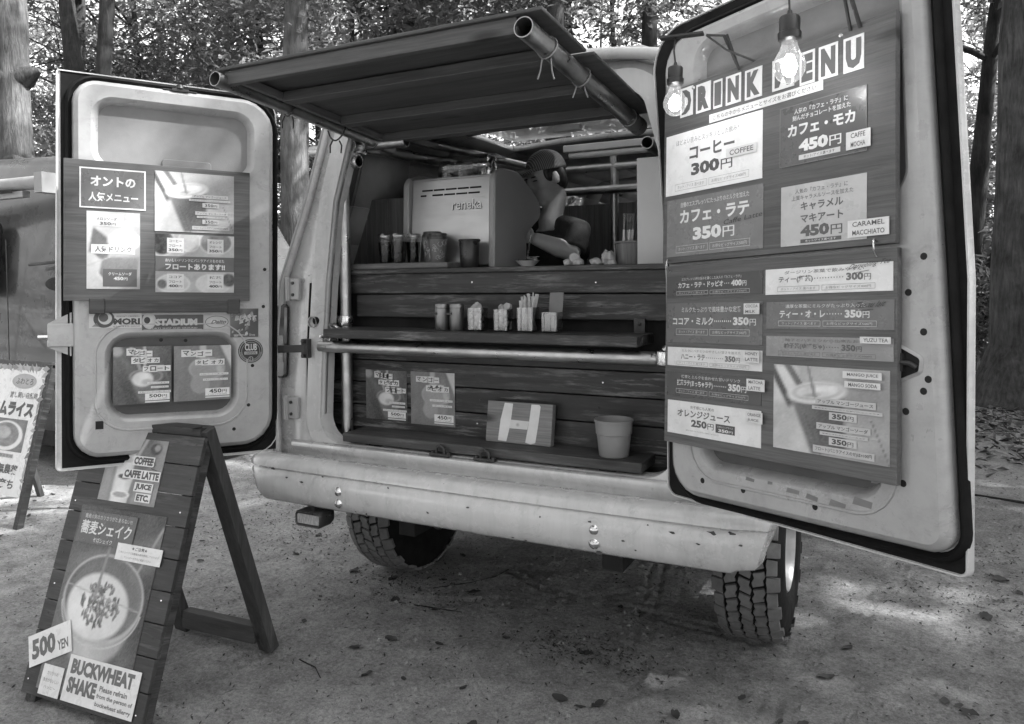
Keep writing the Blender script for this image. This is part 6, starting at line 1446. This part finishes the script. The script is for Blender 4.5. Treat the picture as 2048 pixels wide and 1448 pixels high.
def litter():
    r = np.random.RandomState(5); n = 26000
    P = np.zeros((n, 3)); P[:, 0] = r.uniform(-24, 9, n); P[:, 1] = r.uniform(3.8, 26, n)
    P[:9000, 0] = r.uniform(.5, 6, 9000); P[:9000, 1] = r.uniform(4.2, 13, 9000)
    keep = r.uniform(0, 1, n) < np.clip((P[:, 1]+.25*P[:, 0]*(P[:, 0] < 0)-3.6)/2.2, 0, 1)+.0; P = P[keep]
    P[:, 2] = ground_h(P[:, 0], P[:, 1])+r.uniform(.004, .03, len(P))
    o = bpy.data.objects.new('leaf_litter', leaf_mesh('leaf_litter', P, .12, DEAD[1], 9, .3)); col.objects.link(o); o.data.materials.append(DEAD[2])
    o.data.polygons.foreach_set('material_index', (r.uniform(size=len(P)) < .3).astype(int)); tag(o, 'brown leaf litter covering the floor of the wood', 'leaf litter', kind='stuff')
    n = 9000; P = np.zeros((n, 3)); P[:, 0] = r.uniform(-5, 3, n); P[:, 1] = r.uniform(-1.1, 4.5, n)
    for j, (cx, cy, sx, sy, k) in enumerate(((.30, .34, .16, .07, 300), (1.75, 1.55, .3, .14, 300), (1.55, 2.3, .3, .16, 300), (-.75, .6, .25, .12, 250), (-1.9, 1.0, .4, .2, 300), (.95, -.15, .2, .08, 150))):
        a = j*900; P[a:a+k, 0] = cx+r.normal(size=k)*sx; P[a:a+k, 1] = cy+r.normal(size=k)*sy
    P[:, 2] = ground_h(P[:, 0], P[:, 1])+.004
    o = bpy.data.objects.new('leaf_crumbs', leaf_mesh('leaf_crumbs', P, .019, DEAD[0], 10, .3)); col.objects.link(o); tag(o, 'tiny crumbs of leaf and bark on the sand', 'leaf crumbs', kind='stuff')
litter()
def clods():
    r = np.random.RandomState(21); n = 5200; b_v = []; b_f = []
    for i in range(n):
        x, y = r.uniform(-3.2, 2.6), r.uniform(-1.0, 3.2); s_ = r.choice((.003, .005, .007, .011))*r.uniform(.7, 1.4)
        o = len(b_v); a = r.uniform(0, 6.28)
        for k in range(4): b_v.append((x+s_*math.cos(a+k*1.571)*r.uniform(.7, 1.3), y+s_*math.sin(a+k*1.571)*r.uniform(.7, 1.3), s_*.1))
        b_v.append((x+s_*.2*r.normal(), y+s_*.2*r.normal(), s_*r.uniform(.6, 1.0))); b_f += [(o+k, o+(k+1) % 4, o+4) for k in range(4)]
    A = np.array(b_v); A[:, 2] += ground_h(A[:, 0], A[:, 1]); me = bpy.data.meshes.new('sand_clods'); me.from_pydata(A.tolist(), [], b_f); me.update(); me.materials.append(SAND)
    o = bpy.data.objects.new('sand_clods', me); col.objects.link(o); tag(o, 'small crumbs of sand scattered over the ground', 'sand', kind='stuff')
clods()
# low shrubs between the trunks
def shrub_mesh(seed, n=2600):
    bl = blobs(seed, 9, .8, .25, 1.5, .55, .4); return leaf_mesh('foliage', crown_points(bl, [n//9]*9, seed), .11, LEAF[seed % 2], seed, .6)
SM = [shrub_mesh(300+i) for i in range(3)]
b = MB()
for i in range(7):
    a = i*.9; b.tube([(0, 0, -.05), (.2*math.cos(a), .2*math.sin(a), .5), (.6*math.cos(a), .6*math.sin(a), 1.3)], [.02, .014, .006], 5)
sb = b.build('stem', BARKD); stem_me = sb.data; bpy.data.objects.remove(sb)
for i, (x, y, s_) in enumerate(((-9.0, 3.3, 1.3), (-11.5, 4.2, 1.6), (-9.6, 5.6, 1.4), (-8.0, 6.4, 1.3), (-6.6, 6.8, 1.5), (-6.3, 5.2, 1.1), (-13.5, 6.5, 1.8), (-4.2, 8.6, 1.5), (3.9, 10.5, 1.3), (2.6, 13.5, 1.6), (4.6, 13.0, 1.8), (1.9, 14.5, 1.5), (3.4, 17, 1.9), (-16, 6, 2.0), (-18, 10, 2.2), (-2.5, 13, 1.8), (2.0, 10.2, 1.0), (3.6, 8.9, .8))):
    d_ = V((x, y, 0))-cam.location; u_ = (d_ @ CR)/(d_ @ CF)*1509.7+1024
    t = thing('shrub', 'low leafy shrub ' + ('beyond the left picture edge' if u_ < 0 else 'behind the parked dark van' if u_ < 330 else 'behind the open left door' if u_ < 560 else 'hidden behind the coffee van' if u_ < 1900 else 'beside the massive tree at the right edge' if s_ < 1.2 else 'deep in the wood at the right edge'), 'shrub', (x, y, 0), 'shrubs in the wood')
    M = Matrix.Translation((x, y, 0)) @ Matrix.Rotation(i*1.3, 4, 'Z') @ Matrix.Scale(s_, 4)
    for nm, me in (('foliage', SM[i % 3]), ('stem', stem_me)):
        o = bpy.data.objects.new(nm, me); col.objects.link(o); adopt(o, t, M)
        if nm == 'foliage': o['kind'] = 'stuff'
